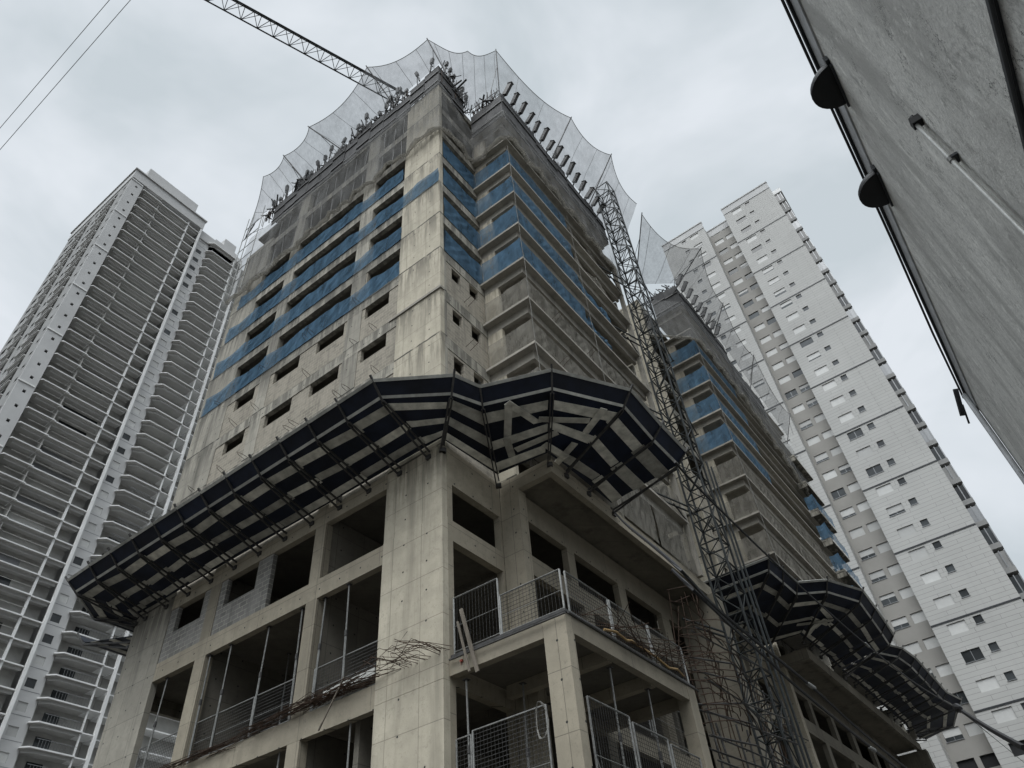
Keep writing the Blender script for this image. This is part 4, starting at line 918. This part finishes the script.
# ------------------------------------------------------------------ grey high-rise on the left
def hl():
    YF = 100.2; ZT = 143.0; XA, XB = 20.0, 36.35
    T = thing('apartment_tower', 'tall grey high-rise with rows of empty balconies', 'building', (XA, YF, ZB))
    fl = [138.6-2.9*k for k in range(46)]
    part('parapet', MB().box(XA-.15, XB+.2, YF-.2, YF+24, ZT-3.1, ZT-.3).box(XA-.4, XB+.4, YF-.5, YF+24.3, ZT-.29, ZT), 'ltwall', T)
    part('rooftop_box', MB().box(XA+3, XB-1.2, YF+4, YF+14, ZT+.01, ZT+9.3), 'ltwall', T)
    # body behind the balconies
    part('rear_wall', MB().box(XA+2.6, XB-.2, YF+2.2, YF+2.5, ZB, ZT-3.1), 'ltback', T)
    part('strip_wall', MB().wall('y', YF+.02, .25, XA, XA+2.5, ZB, ZT-3.1, [(XA+1.15, XA+1.6, z-.9, z-.35) for z in fl]), 'ltwall', T)
    part('strip_back', MB().box(XA+.1, XA+2.45, YF+.3, YF+.4, ZB, ZT-3.2), 'dark', T)
    for k in range(12): part('ledge', MB().box(XA-.12, XA+2.35, YF-.12, YF+.015, 139.6-11.6*k-.25, 139.6-11.6*k), 'white', T)
    # left side, seen edge on
    hs = []
    for z in fl: hs += [(YF+1.2, YF+2.2, z-1.5, z-.7), (YF+4.2, YF+9.4, z-2.55, z-.1), (YF+11, YF+12.2, z-1.9, z-.7), (YF+14.0, YF+18.6, z-2.5, z-.2), (YF+20.5, YF+22.6, z-2, z-.6)]
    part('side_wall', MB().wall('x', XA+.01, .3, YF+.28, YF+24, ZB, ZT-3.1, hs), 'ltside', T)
    part('side_glazing', MB().box(XA+.32, XA+.5, YF+.5, YF+23.9, ZB, ZT-3.2), 'glass', T)
    m = MB()
    for z in fl: m.box(XA-.3, XA+.005, YF+4.1, YF+9.5, z-2.7, z-2.56).box(XA-.28, XA-.25, YF+4.1, YF+9.5, z-1.75, z-1.68).box(XA-.3, XA+.005, YF+13.9, YF+18.7, z-2.7, z-2.56).box(XA-.28, XA-.25, YF+13.9, YF+18.7, z-1.75, z-1.68)
    part('side_ledges', m, 'white', T, kind='stuff')
    rnl = random.Random(21)
    for k, z in enumerate(fl):
        if z < 14: continue
        # left rounded balcony + long balcony + narrow bay
        s = MB().prism([(XA+2.5, YF+2.1), (XA+2.5, YF+.25), (XA+2.8, YF-.25), (XA+6.9, YF-.25), (XA+6.9, YF+2.1)], z-.16, z)
        s.box(XA+6.5, XB-2.9, YF-.05, YF+2.1, z-.165, z-.005).box(XB-2.898, XB-.25, YF+.15, YF+2.1, z-.16, z-.003)
        b = part('balcony', s, 'white', T)
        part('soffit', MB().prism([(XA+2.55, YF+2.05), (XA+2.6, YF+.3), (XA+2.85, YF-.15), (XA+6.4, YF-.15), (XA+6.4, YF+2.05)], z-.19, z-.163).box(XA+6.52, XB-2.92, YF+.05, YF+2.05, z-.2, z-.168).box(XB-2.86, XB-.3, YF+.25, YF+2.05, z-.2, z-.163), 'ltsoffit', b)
        part('soffit_beam', MB().box(XA+3.2, XA+6.4, YF+.35, YF+.55, z-.5, z-.203).box(XA+6.55, XB-3.0, YF+.55, YF+.75, z-.5, z-.203).box(XB-2.7, XB-.3, YF+.6, YF+.8, z-.5, z-.203), 'ltwall', b)
        if k % 3 != 1:
            x_ = XA+4+rnl.uniform(0, 1.2); part('door', MB().box(x_+3, x_+7+rnl.uniform(0, 2), YF+2.14, YF+2.19, z+.01, z+2.2), ['glass', 'glass', 'shutter', 'frame'][rnl.randrange(4)], b)
        part('railing', MB().box(XA+3.4, XA+6.8, YF-.18, YF-.15, z+.95, z+1.0).box(XA+7.0, XB-3, YF+.02, YF+.05, z+.95, z+1.0).box(XA+6.62, XA+6.75, YF+.3, YF+2.1, z+.003, z+2.3), 'ltsoffit', b)
    part('column', MB().box(XB-3.05, XB-2.75, YF+.2, YF+.5, ZB, ZT-3.2), 'white', T)
    part('column', MB().box(XB-.24, XB+.12, YF-.16, YF+.3, ZB, ZT-3.2), 'white', T)
    # recessed strip with windows between the two stacks
    XR_, XC, XD = 36.5, 39.2, 47.4
    ww = [(XR_+.75, XR_+2.0, z-1.9, z-.75) for z in fl]
    part('link_wall', MB().wall('y', YF+1.2, .25, XR_, XC+.3, ZB, ZT-3.4, ww), 'ltwall', T)
    rn = random.Random(5); far = MB(); far2 = MB()
    for z in fl:
        q = MB().box(XR_+.75, XR_+2.0, YF+1.3, YF+1.34, z-1.9, z-.75)
        part('window', q, 'shutter' if rn.random() < .68 else 'glass', T)
    part('groove', (lambda m: [m.box(XR_, XC+.2, YF+1.18, YF+1.2, z-2.35, z-2.29) for z in fl] and m)(MB()), 'frame', T)
    part('stack_wall', MB().box(XC+.5, XD-.2, YF+2.9, YF+3.2, ZB, ZT-3.5).box(XC+.3, XC+.5, YF+1.46, YF+3.2, ZB, ZT-3.5), 'ltback', T)
    part('stack_parapet', MB().box(XR_, XD+.2, YF+.9, YF+12, ZT-4.6, ZT-2.0).box(XC+2, XD-.5, YF+3, YF+10, ZT-1.99, ZT+1.5).box(XD-4, XD-1, YF+3.4, YF+9, ZT+1.51, ZT+4.5), 'ltwall', T)
    for k, z in enumerate(fl):
        if z < 14: continue
        s = MB().prism([(XC+.3, YF+2.85), (XC-.1, YF+.75), (XC+.75, YF-.2), (XD-1.9, YF-.2), (XD-1.9, YF+2.85)], z-.17, z).box(XD-1.88, XD-.1, YF+.05, YF+2.85, z-.165, z-.01)
        b = part('corner_balcony', s, 'white', T)
        part('soffit_beam', MB().prism([(XC+.35, YF+1.1), (XC+1.45, YF+.25), (XD-2.0, YF+.25), (XD-2.0, YF+.45), (XC+1.55, YF+.45), (XC+.5, YF+1.3)], z-.5, z-.205), 'ltwall', b)
        part('soffit', MB().prism([(XC+.35, YF+2.8), (XC, YF+.8), (XC+.8, YF-.1), (XD-1.95, YF-.1), (XD-1.95, YF+2.8)], z-.2, z-.173), 'ltsoffit', b)
        if k > 22:
            m = MB()
            for i in range(12): m.box(XC+1.6+i*.38, XC+1.63+i*.38, YF-.1, YF-.07, z+.003, z+1.0)
            m.box(XC+1.2, XD-2, YF-.1, YF-.06, z+1.0, z+1.05); part('railing', m, 'frame', b)
            part('door', MB().box(XC+2.2, XC+4.2, YF+2.85, YF+2.89, z+.01, z+2.2), 'glass', b)
    part('column', MB().box(XD-2.05, XD-1.86, YF+.06, YF+.3, ZB, ZT-4.7), 'white', T)
    part('column', MB().box(XD-.3, XD+.1, YF-.1, YF+.35, ZB, ZT-4.7), 'white', T)
    m = MB()
    for z in fl: m.box(XD+.101, XD+16.0, YF+1.2, YF+3.4, z-.17, z)
    part('rear_balconies', m, 'white', T, kind='stuff')
    part('rear_body', MB().box(XD+.1, XD+26, YF+3.41, YF+20, ZB, ZT-5), 'ltback', T)
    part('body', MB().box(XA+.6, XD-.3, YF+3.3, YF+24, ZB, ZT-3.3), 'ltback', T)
hl()

# ------------------------------------------------------------------ rendered house wall at upper right
B = thing('street_house', 'low house with a streaked grey cement wall and dark gutter', 'building', (0, -6, ZB))
part('wall', MB().box(-28, 15.0, -12, -1.5, ZB, 9.8), 'stucco', B)
part('flashing', MB().box(-28, 15.02, -1.497, -1.475, 9.32, 9.795), 'ridge', B)
part('gutter', MB().box(-28, 15.1, -1.53, -1.435, 9.803, 9.88).tube([(2, -1.4, 9.80), (6, -1.39, 9.77), (10, -1.4, 9.80), (12.6, -1.37, 9.74), (15.1, -1.4, 9.8)], .02, 6), 'gutter', B)
part('gutter_end', MB().beam((14.9, -1.35, 9.95), (15.15, -1.2, 9.45), .09, .05).beam((15.0, -1.3, 9.6), (15.2, -1.22, 9.25), .03), 'gutter', B)
part('downpipe', MB().tube([(14.85, -1.42, 9.7), (14.85, -1.42, ZB)], .05, 8), 'ridge', B)
part('downpipe', MB().tube([(14.98, -1.46, 9.7), (14.98, -1.46, ZB)], .03, 8), 'gutter', B)
part('conduit', MB().box(-28, 14.9, -1.497, -1.46, 4.0, 4.05), 'gutter', B)
part('conduit', MB().tube([(-28, -1.46, 3.985), (14.9, -1.46, 3.98)], .012, 6), 'gutter', B)
pv = thing('vent_pipe', 'galvanised pipe with a small black head fixed to the cement wall', 'pipe', (5.0, -1.44, ZB))
part('pipe', MB().tube([(5.0, -1.44, ZB), (5.0, -1.44, 6.1)], .02, 10), 'pale_pipe', pv, smooth=True)
part('side_conduit', MB().tube([(5.034, -1.46, ZB), (5.034, -1.46, 6.05)], .009, 8), 'gutter', pv)
part('head', MB().box(4.955, 5.045, -1.497, -1.41, 6.08, 6.17).tube([(4.98, -1.45, 6.17), (4.98, -1.45, 6.2)], .02, 8), 'black', pv)
part('collar', MB().tube([(5.0, -1.44, 5.42), (5.0, -1.44, 5.47)], .028, 10), 'galv', pv)
part('bracket', MB().box(4.96, 5.06, -1.497, -1.44, 5.43, 5.46), 'gutter', pv)
for i, x in enumerate((6.2, 8.17)):
    D = thing('wall_dish', ['black half-round dish fixed under the eave, the upper one of two', 'black half-round dish fixed under the eave, the lower one of two'][i], 'wall fixture', (x, -1.5, 9.1), 'black dishes under the eave')
    rows = []
    for a in range(0, 17):
        t = pi*a/16; rows.append([(x+.33*cos(t)*cos(e*pi/2/7), -1.495+.36*sin(t)*cos(e*pi/2/7), 9.12+.22*sin(e*pi/2/7)) for e in range(8)])
    part('shell', MB().grid(rows), 'black', D, smooth=True)
    part('base', MB().prism([(x+.33*cos(pi*a/16), -1.495+.36*sin(pi*a/16)) for a in range(17)], 9.085, 9.118), 'black', D)
    part('fixing', MB().box(x-.34, x+.36, -1.497, -1.47, 9.03, 9.084).box(x-.4, x-.33, -1.497, -1.45, 9.1, 9.2), 'gutter', D)
